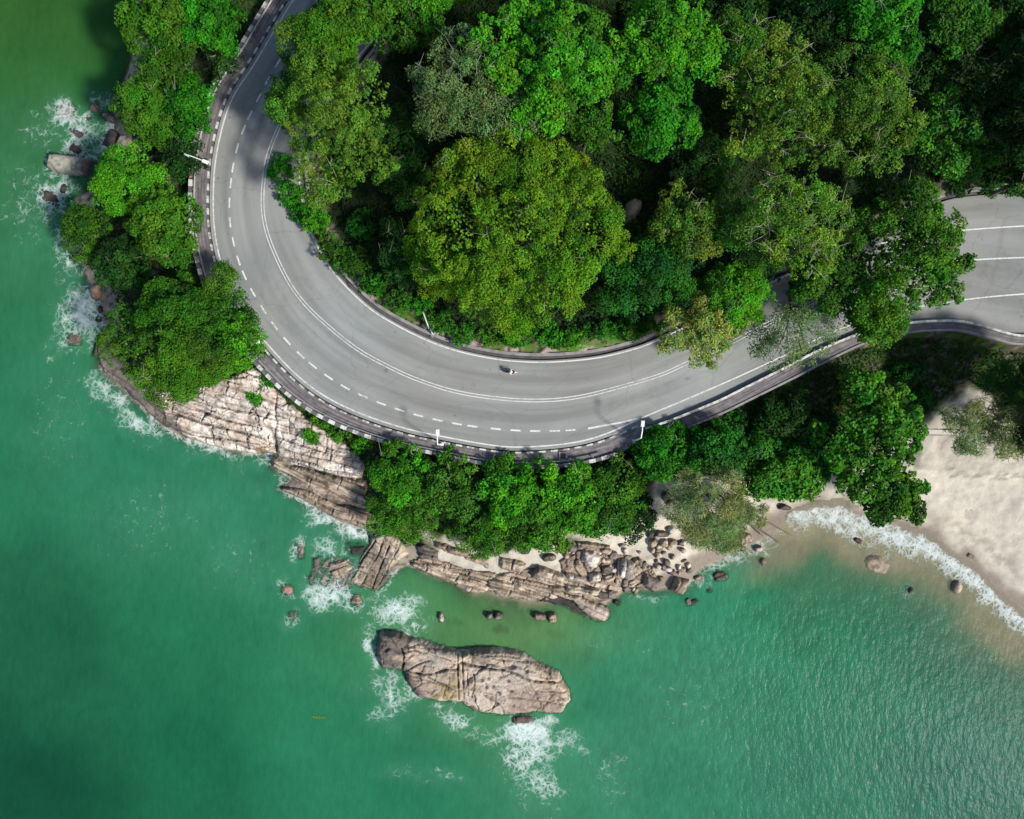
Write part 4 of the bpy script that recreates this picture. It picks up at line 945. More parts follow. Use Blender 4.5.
# submerged rocks and beach rocks
SUBM = [(470, 742, 12, 8, 'brown', 'brown rock just under water south of the island, west'), (512, 762, 16, 10, 'red', 'reddish rock under churned water south of the island, east'), (258, 478, 14, 8, 'dark', 'faint dark rock under green water below the cream outcrop'), (262, 543, 9, 10, 'red', 'faint red brown rock under green water left of the oval boulder'), (338, 540, 8, 7, 'dark', 'dark sunken rock beside the lowest ledge'),
        (555, 634, 12, 6, 'brown', 'brown sunken rock below the rightmost lagoon pair'), (500, 630, 10, 8, 'dark', 'dark sunken rock below the mid lagoon pair'), (455, 622, 10, 6, 'dark', 'dark sunken rock right of the pale pointed rock'), (625, 626, 7, 5, 'red', 'red brown sunken rock off the rounded nose'), (588, 655, 8, 14, 'dark', 'dark sunken reef east of the island tip'), (590, 705, 10, 8, 'dark', 'dark sunken rock touching the island tip')]
for (px, py, rx, ry, pal, lab) in SUBM:
    rock('sunken_rock', lab, ell(px, py, rx, ry, 15), 1.0, pal, 10, 'boulder', None, None, jag=0.5, res=0.22, zf=-2.1 if py < 720 else -2.0, rough=0.2, zpx=0.0)
BEACH = [(880, 566, 13, 9, 'brown', 0.52, 'low brown rock awash in the brown swash below the beach tree'), (914, 592, 4.5, 5, 'grey', 0.95, 'small grey rock in the shallows, middle of three beach rocks'), (960, 588, 6, 7.5, 'tan', 1.15, 'tan upright rock in the swash, farthest right'), (860, 541, 5, 3, 'red', 0.62, 'small reddish stone in the white foam'), (974, 557, 5, 3, 'tan', 0.25, 'pale patch of stone on wet sand at the foam edge')]
for (px, py, rx, ry, pal, th, lab) in BEACH:
    rock('boulder', lab, ell(px, py, rx, ry, 25), th, pal, 20, 'boulder', None, None, jag=0.4, res=0.15, zf=-0.55, rough=0.2)
rock('boulder', 'long brown boulder in a dark gap right of the round yellow-green tree', [(627, 204), (634, 199), (641, 202), (640, 212), (632, 222), (625, 223), (624, 213)], 2.6, 'brown', 60, 'boulder', None, None, zpx=10, seed=140)

# ------------------------------------------------------------------ sea
xs = axis(-106, 106, 0.36, 7000); ys = axis(-86, 62, 0.36, 7000)
X, Y, F = grid_mesh(xs, ys)
T, DC, *_ = terr(X, Y, True)
top = T.copy()
for (a, b, c, d, fn) in ROCK_FN:
    m = (X > a) & (X < c) & (Y > b) & (Y < d)
    if m.any(): top[m] = np.maximum(top[m], fn(X[m], Y[m]))
depth = np.clip(-top, 0, None)
turb = 0.85 + 0.0 * X
opac = 1 - np.exp(-depth * 1.25)
opac = np.clip(opac + 0.10, 0, 0.985)
opac = np.where(top > 0.05, 0.35, opac)
WCP = [(30, 40, 58, 105, 46), (100, 40, 42, 90, 44), (20, 100, 52, 108, 56), (20, 150, 48, 118, 78), (30, 280, 52, 128, 92), (30, 450, 42, 124, 92), (130, 470, 44, 128, 98), (30, 640, 33, 102, 74), (30, 790, 20, 78, 60), (200, 600, 38, 120, 84), (200, 760, 30, 108, 78),  # lower-left points carry a vignette-like darkening in the water colour
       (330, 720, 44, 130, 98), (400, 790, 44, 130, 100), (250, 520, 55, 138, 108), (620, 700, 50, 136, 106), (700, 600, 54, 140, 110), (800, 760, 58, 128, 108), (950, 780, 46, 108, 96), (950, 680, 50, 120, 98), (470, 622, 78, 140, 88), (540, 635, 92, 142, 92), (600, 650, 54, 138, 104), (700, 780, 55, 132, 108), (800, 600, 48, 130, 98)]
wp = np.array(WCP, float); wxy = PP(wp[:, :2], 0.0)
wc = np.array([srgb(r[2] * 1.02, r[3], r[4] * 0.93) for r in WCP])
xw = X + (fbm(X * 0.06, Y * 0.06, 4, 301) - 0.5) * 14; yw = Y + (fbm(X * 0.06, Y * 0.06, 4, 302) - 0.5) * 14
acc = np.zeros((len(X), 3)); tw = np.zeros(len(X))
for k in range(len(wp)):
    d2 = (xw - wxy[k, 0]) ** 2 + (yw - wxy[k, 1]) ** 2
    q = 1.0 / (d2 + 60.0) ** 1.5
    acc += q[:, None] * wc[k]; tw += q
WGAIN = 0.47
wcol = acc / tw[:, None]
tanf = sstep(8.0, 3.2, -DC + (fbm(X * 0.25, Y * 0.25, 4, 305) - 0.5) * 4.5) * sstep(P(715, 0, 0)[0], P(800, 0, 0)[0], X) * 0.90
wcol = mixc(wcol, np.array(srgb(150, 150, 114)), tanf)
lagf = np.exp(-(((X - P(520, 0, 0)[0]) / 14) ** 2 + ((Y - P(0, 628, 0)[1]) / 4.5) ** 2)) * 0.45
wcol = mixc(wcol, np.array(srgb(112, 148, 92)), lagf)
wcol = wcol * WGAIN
FB = [(72, 245, 22, 34, 0, .66), (50, 212, 20, 30, 0, .52), (80, 315, 22, 30, 0, .85), (95, 300, 18, 18, 0, .9), (62, 345, 14, 10, 0, .5), (55, 355, 6, 12, 0, .5), (120, 405, 30, 14, 40, .74), (142, 427, 26, 15, 40, .78), (98, 388, 18, 14, 0, .66), (168, 440, 10, 6, 0, .55), (110, 395, 20, 6, 45, .7),
      (268, 456, 16, 6, 0, .75), (284, 474, 10, 9, 0, .6), (298, 495, 18, 5, 30, .85), (325, 517, 20, 6, 28, .8), (355, 534, 18, 8, 20, 1.0), (330, 550, 18, 12, 0, .62), (330, 592, 24, 18, 0, .85), (345, 607, 20, 10, 0, .6), (293, 552, 5, 9, 0, .6), (345, 572, 30, 16, 0, .55), (312, 520, 22, 10, 30, .5),
      (395, 608, 24, 16, 0, .92), (408, 630, 22, 9, 0, .6), (371, 650, 8, 25, 0, .75), (392, 688, 24, 13, 25, .72), (388, 710, 12, 14, 0, .55), (455, 716, 18, 9, 0, .75), (470, 730, 18, 8, 0, .5), (440, 706, 18, 6, 0, .5), (526, 733, 24, 13, 0, 1.05), (530, 757, 26, 22, 0, .8), (545, 790, 26, 24, 0, .66), (560, 748, 26, 18, 0, .58), (495, 735, 18, 10, 0, .55), (545, 722, 14, 5, 0, .9),
      (83, 128, 24, 9, 38, .62), (103, 105, 12, 12, 0, .5), (100, 145, 22, 6, 30, .6), (45, 125, 26, 26, 0, .42), (28, 200, 24, 50, 0, .44), (95, 152, 12, 8, 0, .6), (66, 186, 12, 18, 0, .5), (35, 110, 14, 8, 30, .4), (722, 564, 36, 11, -20, .60), (758, 545, 20, 12, -20, .66), (640, 600, 24, 6, 0, .5), (694, 580, 22, 10, 0, .55),
      (285, 594, 9, 8, 0, .55), (290, 615, 9, 9, 0, .5), (440, 775, 26, 8, 20, .42), (405, 772, 20, 7, 0, .4), (60, 420, 40, 60, 0, .31), (150, 520, 60, 40, 0, .31), (240, 560, 40, 30, 0, .31), (690, 700, 60, 50, 0, .30), (590, 640, 20, 12, 0, .34), (610, 770, 30, 30, 0, .42), (640, 640, 40, 20, 0, .25), (880, 555, 14, 10, 0, .5), (912, 588, 10, 10, 0, .45), (810, 520, 24, 14, 0, .6)]
fm = np.zeros(len(X))
k0 = CAM_H / FPX
fx = X + (fbm(X * 0.22, Y * 0.22, 3, 401) - 0.5) * 5; fy = Y + (fbm(X * 0.22, Y * 0.22, 3, 402) - 0.5) * 5
for (px, py, rx, ry, rot, st) in FB:
    cx, cy, _ = P(px, py, 0); a = math.radians(-rot)
    u = ((fx - cx) * math.cos(a) + (fy - cy) * math.sin(a)) / (rx * k0); v = (-(fx - cx) * math.sin(a) + (fy - cy) * math.cos(a)) / (ry * k0)
    fm = np.maximum(fm, st * 1.08 * np.exp(-(u * u + v * v) * 0.62))
px_ = X / k0 + 512; py_ = 409.5 - Y / k0
fl = fbm(X * 0.16, Y * 0.16, 4, 441)
west = sstep(470, 380, px_) * sstep(60, 110, py_)
fm = np.maximum(fm, west * (0.28 + 0.62 * sstep(0.38, 0.62, fl)) * np.exp(-(np.clip(-DC, 0, None) / 1.7) ** 1.2) * (DC < 0.3))
fm = np.maximum(fm, west * 0.42 * sstep(0.42, 0.62, fl) * np.exp(-(np.clip(-DC, 0, None) / 6.0) ** 2))
for pw_ in ROCK_PW:
    c_ = pw_.mean(0); qx = c_[0] / k0 + 512; qy = 409.5 - c_[1] / k0
    if (qx < 420 or qy > 640) and id(pw_) not in SUNK:
        a_, b_ = pw_.min(0) - 5, pw_.max(0) + 5
        m = (X > a_[0]) & (X < b_[0]) & (Y > a_[1]) & (Y < b_[1])
        sd_r = -poly_sd(X[m], Y[m], pw_)
        side = sstep(-0.2, 0.5, (-(X[m] - c_[0]) * 0.35 - (Y[m] - c_[1])) / (0.5 * (b_ - a_).max())) if qy > 640 else 1.0
        fm[m] = np.maximum(fm[m], (0.12 + 0.62 * sstep(0.40, 0.62, fl[m])) * np.exp(-(np.clip(sd_r, 0, None) / 1.5) ** 1.3) * (0.25 + 0.75 * side))
BB = PP([(795, 518), (818, 517), (838, 519), (858, 527), (880, 534), (900, 543), (920, 549), (934, 556), (950, 567), (962, 573), (976, 585), (990, 599), (1004, 610), (1024, 627), (1075, 672), (1200, 772), (1500, 915)], 0.0)
BWID = np.array([9, 15, 18, 18, 17, 17, 17, 14, 12, 12, 11, 10, 10, 10, 10, 10, 10]) * k0
bd, bp_ = line_d(X, Y, BB)
bw = np.interp(bp_, np.arange(len(BWID)), BWID)
bs = Y - np.interp(X, BB[:, 0], BB[:, 1])
nb_ = (fbm(X * 0.45, Y * 0.45, 4, 411) - 0.5)
fm = np.maximum(fm, np.where(bs > 0, 1.0 * sstep(0.95, 0.62, bd / bw + nb_ * 0.7), 1.0 * sstep(1.9, -0.2, bd / bw + nb_ * 1.2)) * np.interp(X, [P(770, 0, 0)[0], P(800, 0, 0)[0]], [0.4, 0.92]))
shoreline = np.exp(-(depth / 0.22) ** 2) * (top < 0) * (0.25 + 0.35 * fbm(X * 0.25, Y * 0.25, 3, 421))
fm = np.maximum(fm, shoreline)
px_ = X / k0 + 512; py_ = 409.5 - Y / k0
chop0 = sstep(500, 800, px_) * sstep(470, 640, py_) * 0.85 + 0.15  # strongest where the sun glints; drives the painted streaks and the bump
chop_glint = chop0 * (0.75 + 0.5 * fbm(X * 0.05, Y * 0.05, 3, 431))
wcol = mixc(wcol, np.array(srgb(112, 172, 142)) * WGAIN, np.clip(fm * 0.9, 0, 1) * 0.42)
keep = ~((top[F] > 0.6).all(1))
# the sheet of swash follows the beach up by a hand's breadth
zsea = np.where((DC > 0) & (bd < bw * 1.2) & (top < 0.5), np.maximum(top, 0) + 0.03, 0.0)
vv, ff, (cc, o1, f1_, c1_) = compact(np.stack([X, Y, zsea], 1), F, keep, [wcol, opac, fm, chop_glint])
sea = mesh_np('sea_water', vv, ff, M_WATER, col=cc, smooth=True, attrs={'opac': o1, 'foam': f1_, 'chop_glint': c1_})
tag(sea, kind='structure')
# ------------------------------------------------------------------ trees
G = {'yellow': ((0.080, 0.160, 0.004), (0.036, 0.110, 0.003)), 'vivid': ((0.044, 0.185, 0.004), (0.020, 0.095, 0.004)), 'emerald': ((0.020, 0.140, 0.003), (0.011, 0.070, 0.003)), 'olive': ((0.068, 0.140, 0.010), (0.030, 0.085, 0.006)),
     'dark': ((0.012, 0.050, 0.005), (0.007, 0.028, 0.005)), 'pale': ((0.170, 0.215, 0.042), (0.095, 0.145, 0.018)), 'mid': ((0.034, 0.110, 0.004), (0.016, 0.062, 0.004)), 'leafy': ((0.036, 0.128, 0.006), (0.018, 0.074, 0.006)),  # 'dark' leaf tones lowered to paint in deep forest shade
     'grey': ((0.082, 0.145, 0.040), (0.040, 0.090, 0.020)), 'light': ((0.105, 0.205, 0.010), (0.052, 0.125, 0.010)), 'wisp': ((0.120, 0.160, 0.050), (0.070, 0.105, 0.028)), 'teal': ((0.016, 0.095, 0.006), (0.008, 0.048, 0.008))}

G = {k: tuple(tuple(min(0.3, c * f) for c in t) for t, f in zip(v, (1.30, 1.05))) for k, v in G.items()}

def leaves_np(c, nrm, L, Wd, rng, roll=None):
    """one folded-diamond leaf quad per centre; returns verts, faces"""
    n = len(c)
    nrm = nrm / (np.linalg.norm(nrm, axis=1)[:, None] + 1e-9)
    r = rng.normal(size=(n, 3))
    t = np.cross(nrm, r); t /= np.linalg.norm(t, axis=1)[:, None] + 1e-9
    b = np.cross(nrm, t)
    L = np.asarray(L).reshape(-1, 1) * np.ones((n, 1)); Wd = np.asarray(Wd).reshape(-1, 1) * np.ones((n, 1))
    droop = nrm * (-0.18) * L
    v = np.stack([c - t * L * 0.5 + droop * 0.3, c + b * Wd * 0.5 - t * L * 0.08, c + t * L * 0.5 + droop, c - b * Wd * 0.5 - t * L * 0.08], 1)
    f = np.arange(n * 4).reshape(n, 4)
    return v.reshape(-1, 3), f

STYLE = {  # clump radius, spacing, leaves per m2, leaf length, leaf width, gap, lobes, lobe radius, hue jitter, twigs, up bias
    'floret': dict(rc=0.90, gap=0.08, dens=24, L=0.32, W=0.21, lobes=17, lr=0.35, cj=0.26, tw=4, sp=0.70),
    'tuft': dict(rc=1.15, gap=0.10, dens=20, L=0.36, W=0.22, lobes=12, lr=0.38, cj=0.45, tw=0, sp=0.5),
    'leafy': dict(rc=0.85, gap=0.20, dens=17, L=0.42, W=0.28, lobes=13, lr=0.38, cj=0.34, tw=9, sp=0.9),
    'fine': dict(rc=0.70, gap=0.20, dens=20, L=0.32, W=0.20, lobes=14, lr=0.34, cj=0.32, tw=9, sp=0.85),
    'open': dict(rc=0.75, gap=0.34, dens=17, L=0.32, W=0.20, lobes=14, lr=0.36, cj=0.32, tw=26, sp=1.1),
    'twiggy': dict(rc=0.75, gap=0.34, dens=15, L=0.30, W=0.18, lobes=13, lr=0.38, cj=0.28, tw=95, sp=1.15),
    'sparse': dict(rc=0.85, gap=0.40, dens=9.5, L=0.30, W=0.18, lobes=10, lr=0.40, cj=0.25, tw=22, sp=1.25),
    'broad': dict(rc=0.95, gap=0.20, dens=10, L=0.60, W=0.42, lobes=11, lr=0.36, cj=0.34, tw=0, sp=1.1),
    'bush': dict(rc=0.62, gap=0.10, dens=18, L=0.36, W=0.24, lobes=6, lr=0.50, cj=0.30, tw=0, sp=1.0),
    'wispy': dict(rc=1.0, gap=0.36, dens=17, L=1.15, W=0.09, lobes=11, lr=0.36, cj=0.22, tw=14, sp=1.1),
}
def crown_data(R, ry, rot, Hh, style, pal, rng, dens=1.0, flat=0.72):
    S = STYLE[style]
    k = S['lobes']
    # branch heads inside the outline
    lob = []
    tries = 0
    while len(lob) < k and tries < 900:
        tries += 1
        a = rng.uniform(0, 2 * math.pi); q = math.sqrt(rng.uniform(0, 1)) * (1 - S['lr'] * 0.80)
        r = S['lr'] * rng.uniform(0.72, 1.2)
        x, y = q * math.cos(a), q * math.sin(a)
        if any((x - l[0]) ** 2 + (y - l[1]) ** 2 < (0.58 * (r + l[2]) * 0.75) ** 2 for l in lob) and tries < 700: continue
        lob.append((x, y, r, math.sqrt(max(0, 1 - q * q)) * rng.uniform(0.72, 1.12)))
    lob.insert(0, (rng.uniform(-.1, .1), rng.uniform(-.1, .1), S['lr'] * 1.15, 1.0))
    # uneven outline: branch heads pushed out and pulled in, of unequal size
    ph0 = rng.uniform(0, 6.28, 3); am = rng.uniform(0.06, 0.16, 3)
    l2 = []
    for (x, y, r, h) in lob:
        a = math.atan2(y, x); m_ = 1 + am[0] * math.cos(2 * a + ph0[0]) + am[1] * math.cos(3 * a + ph0[1]) + am[2] * math.cos(5 * a + ph0[2])
        l2.append((x * m_, y * m_, r * rng.uniform(0.8, 1.2), h * rng.uniform(0.85, 1.15)))
    for k_ in range(max(2, k // 3)):                     # small boughs reaching past the rim
        a = rng.uniform(0, 2 * math.pi); q = rng.uniform(0.78, 1.0)
        l2.append((q * math.cos(a), q * math.sin(a), S['lr'] * rng.uniform(0.28, 0.5), rng.uniform(0.2, 0.6)))
    lob = l2
    RR = math.sqrt(R * ry)
    cs = []
    for (x, y, r, h) in lob:
        rl = r * RR
        n = int(2 * math.pi * rl * rl * 1.15 / (S['rc'] ** 2 * 2.4) * S['sp']) + 3
        u = rng.uniform(-0.22, 1.0, n); ph = rng.uniform(0, 2 * math.pi, n)
        s_ = np.sqrt(1 - np.clip(u, -1, 1) ** 2)
        d = np.stack([s_ * np.cos(ph), s_ * np.sin(ph), u], 1)
        rr = rl * rng.uniform(0.86, 1.06, n)[:, None]
        p = d * rr * np.array([1, 1, flat])
        p[:, 0] += x * R; p[:, 1] += y * ry; p[:, 2] += (h - 0.55) * Hh
        ok = np.ones(n, bool)
        for (x2, y2, r2, h2) in lob:
            if (x2, y2) == (x, y): continue
            dd = ((p[:, 0] - x2 * R) / (r2 * RR)) ** 2 + ((p[:, 1] - y2 * ry) / (r2 * RR)) ** 2 + ((p[:, 2] - (h2 - 0.55) * Hh) / (r2 * RR * flat)) ** 2
            ok &= dd > 0.55
        cs.append(np.concatenate([p[ok], d[ok]], 1))
    cs = np.concatenate(cs)
    cs = cs[rng.uniform(0, 1, len(cs)) > S['gap'] * (0.4 + 1.2 * fbm(cs[:, 0] * 0.25 + R * 7, cs[:, 1] * 0.25, 3, 5))]
    # leaves on every clump
    nc = len(cs)
    rc = S['rc'] * rng.uniform(0.5, 1.4, nc) * (0.8 + 0.4 * rng.uniform(0, 1, nc))
    rc = rc * (0.72 + 0.62 * sstep(0.3, 0.7, fbm(cs[:, 0] * 0.2 + R, cs[:, 1] * 0.2 - R, 3, 12)))
    per = np.maximum(6, (2.6 * math.pi * rc * rc * S['dens'] * dens * 0.55).astype(int))
    idx = np.repeat(np.arange(nc), per); n = len(idx)
    d = rng.normal(size=(n, 3)); d += cs[idx, 3:6] * 0.55 + np.array([0, 0, 0.55]); d /= np.linalg.norm(d, axis=1)[:, None]
    pos = cs[idx, :3] + d * (rc[idx] * rng.uniform(0.62, 1.08, n))[:, None] * np.array([1, 1, 0.85])
    c1, c2 = np.array(G[pal][0]), np.array(G[pal][1])
    m = np.clip(rng.normal(0.35, 0.36, nc), 0, 1); big = fbm(cs[:, 0] * 0.16 + R * 3, cs[:, 1] * 0.16 + ry, 3, 8)
    lid = np.argmin((cs[:, 0:1] - np.array([l[0] * R for l in lob])[None]) ** 2 + (cs[:, 1:2] - np.array([l[1] * ry for l in lob])[None]) ** 2, axis=1)
    m = np.clip(m + (0.5 - big) * 1.6 + rng.normal(0, 0.22, len(lob))[lid], 0, 1)
    ccol = c1 * (1 - m[:, None]) + c2 * m[:, None]
    ccol = ccol * (1 + rng.normal(0, S['cj'] * 0.5, nc))[:, None].clip(0.5, 1.6)
    ccol[:, 0] *= (1 + rng.normal(0, 0.11, len(lob))[lid]).clip(0.7, 1.3)
    ccol[:, 0] *= (1 + rng.normal(0, S['cj'] * 0.5, nc)).clip(0.6, 1.45)
    lcol = ccol[idx] * (1 + rng.normal(0, 0.18, n))[:, None].clip(0.55, 1.6)
    # leaves deeper in the crown
    ni = int(n * (0.16 if style not in ('sparse', 'wispy', 'twiggy') else 0.04))
    li = rng.integers(0, len(lob), ni); la = np.array([[l[0] * R, l[1] * ry, (l[3] - 0.55) * Hh, l[2] * RR] for l in lob])
    di = rng.normal(size=(ni, 3)); di /= np.linalg.norm(di, axis=1)[:, None]
    pos = np.concatenate([pos, la[li, :3] + di * (la[li, 3] * rng.uniform(0.35, 0.85, ni))[:, None] * np.array([1, 1, flat])])
    d = np.concatenate([d, di]); lcol = np.concatenate([lcol, lcol[rng.integers(0, n, ni)]]); n += ni
    sc = np.concatenate([rng.uniform(0.7, 1.25, n - ni), rng.uniform(1.2, 1.9, ni)])
    if style == 'wispy':
        nr = rng.normal(size=(n, 3)) * 0.5 + np.array([0, 0, 1.0])
        v, f = leaves_np(pos, nr, S['L'] * sc, S['W'] * sc, rng)
    else:
        nr = d * 0.75 + rng.normal(size=(n, 3)) * 0.42 + np.array([0, 0, 0.35])
        v, f = leaves_np(pos, nr, S['L'] * sc, S['W'] * sc, rng)
    return v, f, np.repeat(lcol, 4, 0), lob, cs

def tree(label, px, py, rx, ry, pal, style, h=9.0, hh=None, rot=0, base=None, dens=1.0, name='broadleaf_tree', cat='tree', seed=None, group=None, flat=0.72):
    """px,py: where the middle of the crown stands in plan; h: height of the crown's middle above ground"""
    rng = np.random.default_rng(seed if seed is not None else int(px * 131 + py * 17) % 100000)
    g = float(gz(*P(px, py, ROAD_Z)[:2]))
    zc = max(g, 0.6) + h
    cx, cy, _ = P(px, py, zc)
    kz = (CAM_H - zc) / FPX
    if base is None:
        bx, by = cx, cy
    else:
        bx, by, _ = P(base[0], base[1], ROAD_Z)
    bz = float(gz(bx, by)) - 0.1
    R, Ry = rx * kz, ry * kz
    Hh = hh if hh is not None else min(0.55 * math.sqrt(R * Ry), h * 0.8)
    v, f, c, lob, cs = crown_data(R, Ry, rot, Hh, style, pal, rng, dens, flat)
    if rot:
        a = math.radians(rot); ca, sa = math.cos(a), math.sin(a)
        M = np.array([[ca, sa], [-sa, ca]]); v[:, :2] = v[:, :2] @ M; cs[:, :2] = cs[:, :2] @ M
        lob = [(*(np.array([l[0] * R, l[1] * Ry]) @ M), l[2], l[3]) for l in lob]
    else:
        lob = [(l[0] * R, l[1] * Ry, l[2], l[3]) for l in lob]
    root = empty(name, (bx, by, bz), label, cat, group)
    off = np.array([cx - bx, cy - by, zc - bz])
    mesh_np('crown', v + off, f, M_LEAF, root, col=c)
    mb = MB()
    r0 = max(0.07, 0.035 * math.sqrt(R * Ry) + 0.05)
    if h > 2.5:
        fork = Vector((off[0] * 0.35, off[1] * 0.35, max(0.6, (zc - bz) * 0.45)))
        mb.tube([(0, 0, 0), Vector((off[0] * 0.1, off[1] * 0.1, fork.z * 0.5)), fork], [r0 * 1.5, r0 * 1.15, r0], 8)
        for l in lob:
            e = Vector((off[0] + l[0] * 0.95, off[1] + l[1] * 0.95, off[2] + (l[3] - 0.55) * Hh - 0.1))
            m_ = fork.lerp(e, 0.5) + Vector((rng.uniform(-.4, .4), rng.uniform(-.4, .4), rng.uniform(0, .6)))
            mb.tube([fork, m_, e], [r0 * 0.55, r0 * 0.35, r0 * 0.12], 5)
        kind_ = 'trunk'
    else:
        for k in range(4):
            e = Vector((off[0] + rng.uniform(-.4, .4) * R, off[1] + rng.uniform(-.4, .4) * Ry, off[2]))
            mb.tube([(0, 0, 0), e * 0.5 + Vector((0, 0, .1)), e], [r0 * .6, r0 * .4, r0 * .15], 5)
        kind_ = 'stem'
    tw = STYLE[style]['tw']
    if tw:
        ids = rng.choice(len(cs), min(len(cs), int(tw * max(0.5, R * Ry / 70))), replace=False)
        for i in ids:
            p = Vector(cs[i, :3] + off); l = lob[int(np.argmin([(cs[i, 0] - q[0]) ** 2 + (cs[i, 1] - q[1]) ** 2 for q in lob]))]
            s0 = Vector((off[0] + l[0], off[1] + l[1], off[2] + (l[3] - 0.55) * Hh))
            tip = p + (p - s0) * 0.25 + Vector((0, 0, 0.55))
            m_ = s0.lerp(tip, 0.5) + Vector(rng.normal(0, 0.3, 3)) + Vector((0, 0, 0.5))
            mb.tube([s0, m_, tip], [0.06, 0.042, 0.022], 4, 1)
            for q in range(3):
                e = m_.lerp(tip, rng.uniform(0.1, 0.9)); mb.tube([e, e + Vector((rng.normal(0, .8), rng.normal(0, .8), rng.uniform(0.0, 0.6)))], [0.032, 0.016], 3, 1)
    mb.build(kind_, [M_BARK, M_TWIG], root, True)
    return root

# inland forest
tree('huge round tree with a yellow-green cauliflower crown inside the bend', 520, 230, 106, 98, 'yellow', 'floret', 11, 8.5, seed=11)
tree('tall olive tree with fluffy crown overhanging the upper bend of the road', 338, 125, 58, 68, 'olive', 'floret', 12, 6.0, rot=20, seed=12)
tree('green tree with lobed crown leaning over the top of the road', 324, 44, 36, 36, 'mid', 'floret', 10, 4, base=(345, 66))
tree('mid green tree low on the left flank of the olive tree', 292, 100, 24, 26, 'mid', 'fine', 8, 3, base=(318, 118))
tree('vivid bright green tree with big glossy leaves at the top centre', 545, 62, 78, 72, 'vivid', 'leafy', 14, 6, seed=15)
tree('greyish tree full of bare twigs left of the vivid green one', 462, 85, 48, 56, 'grey', 'twiggy', 13, 5, seed=16)
tree('thin grey-green tree with twigs below the vivid green one', 520, 112, 46, 34, 'grey', 'twiggy', 12, 4, seed=17)
tree('mid green tree right of the vivid green one at the top', 672, 42, 44, 48, 'vivid', 'leafy', 13, 4.5, dens=.85, seed=18)
tree('emerald green tree in the gap right of centre, bright and leafy', 660, 122, 40, 36, 'emerald', 'leafy', 11, 4.5, seed=19)
tree('small green tree between the vivid tree and the round yellow-green tree', 590, 128, 30, 22, 'mid', 'fine', 12, 3)
tree('wide olive tree with loose crown and grey branches, right of centre', 775, 105, 60, 66, 'olive', 'open', 14, 5.5, seed=21)
tree('yellowish olive tree with loose crown, east of the wide olive one', 860, 115, 52, 66, 'olive', 'open', 13, 5, dens=.9, seed=22)
tree('light green tree laced with pale bare branches above the hidden road', 800, 222, 52, 50, 'light', 'twiggy', 15, 5, seed=23)
tree('small bright tree at the upper left of the wide olive tree', 738, 45, 28, 34, 'mid', 'open', 13, 3.5)
tree('olive tree with thin yellowish crown left of the branch-laced tree', 690, 222, 34, 38, 'olive', 'open', 9, 3.5, seed=25)
tree('thin dark tree with bare twigs between two olive crowns', 742, 222, 32, 40, 'mid', 'twiggy', 10, 3.5)
tree('dark green tree with many small round tufts beside the round yellow-green tree', 650, 280, 46, 50, 'teal', 'tuft', 6, 3.5, seed=27)
tree('bright lime tree right behind the pale roadside tree', 735, 292, 34, 34, 'vivid', 'fine', 8, 3.5, base=(728, 280), seed=28)
tree('pale yellow-green tree hanging over the road, its tip on the white lines', 708, 325, 34, 50, 'pale', 'fine', 8, 3.5, rot=-48, base=(722, 292), seed=29)
tree('sparse see-through grey-green tree over the right part of the road', 795, 333, 48, 34, 'grey', 'sparse', 8, 2.6, base=(788, 292), rot=15, seed=30, dens=0.9)
tree('dark green bush-like tree between branch-laced tree and road', 828, 278, 36, 30, 'mid', 'leafy', 9, 3.5, base=(830, 262), seed=31)
tree('big dark green tree hanging over the road near the right edge', 912, 255, 56, 74, 'mid', 'leafy', 11, 5, base=(905, 225), rot=-12, seed=32)
tree('smaller dark tree over the road touching the white topped wall', 872, 318, 32, 24, 'mid', 'leafy', 8, 3, base=(868, 252), seed=33)
tree('bright dark-leaved tree at the top edge, right of centre', 880, 22, 44, 40, 'emerald', 'leafy', 12, 4.5, seed=34)
tree('dark tree at the top edge above the wide olive tree', 815, 18, 34, 34, 'dark', 'leafy', 10, 4)
tree('lighter leafy tree at the top edge toward the right corner', 957, 18, 32, 34, 'leafy', 'leafy', 11, 4)
tree('deep green tree on the right edge, upper forest', 1000, 100, 36, 62, 'dark', 'leafy', 10, 4, seed=37)
tree('deep green leafy tree above the wide road at the right', 955, 135, 40, 48, 'leafy', 'leafy', 9, 4, dens=.9, seed=38)
tree('dark tree at the top right corner', 1012, 20, 32, 40, 'dark', 'leafy', 10, 4)
tree('low dark tree in the shade left of the big roadside tree', 872, 195, 30, 36, 'dark', 'fine', 7, 3)
tree('green tree at the top edge covering the inner side of the road', 352, 18, 40, 36, 'mid', 'leafy', 10, 4, base=(385, 18), seed=141)
tree('shaded green tree on the inner bank under the olive tree top', 330, 72, 22, 26, 'mid', 'fine', 8, 3, base=(348, 75), seed=142)
tree('dark green tree at the top edge between olive tree and twiggy tree', 392, 22, 50, 34, 'mid', 'leafy', 9, 4, dens=.9, seed=41)
tree('small lit green tree at the top edge above the twiggy tree', 428, 8, 26, 22, 'vivid', 'fine', 10, 3)
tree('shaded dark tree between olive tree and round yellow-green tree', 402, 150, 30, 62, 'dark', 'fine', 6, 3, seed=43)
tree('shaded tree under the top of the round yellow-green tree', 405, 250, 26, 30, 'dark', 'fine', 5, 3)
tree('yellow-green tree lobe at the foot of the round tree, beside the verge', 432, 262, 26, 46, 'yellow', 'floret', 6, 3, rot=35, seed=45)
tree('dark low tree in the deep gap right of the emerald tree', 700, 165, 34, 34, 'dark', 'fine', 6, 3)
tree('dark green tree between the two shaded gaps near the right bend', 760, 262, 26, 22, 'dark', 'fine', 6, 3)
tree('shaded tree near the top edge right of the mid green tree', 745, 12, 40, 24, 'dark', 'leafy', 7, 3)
tree('small dark tree under the far top right canopy', 925, 70, 26, 36, 'dark', 'leafy', 8, 3)
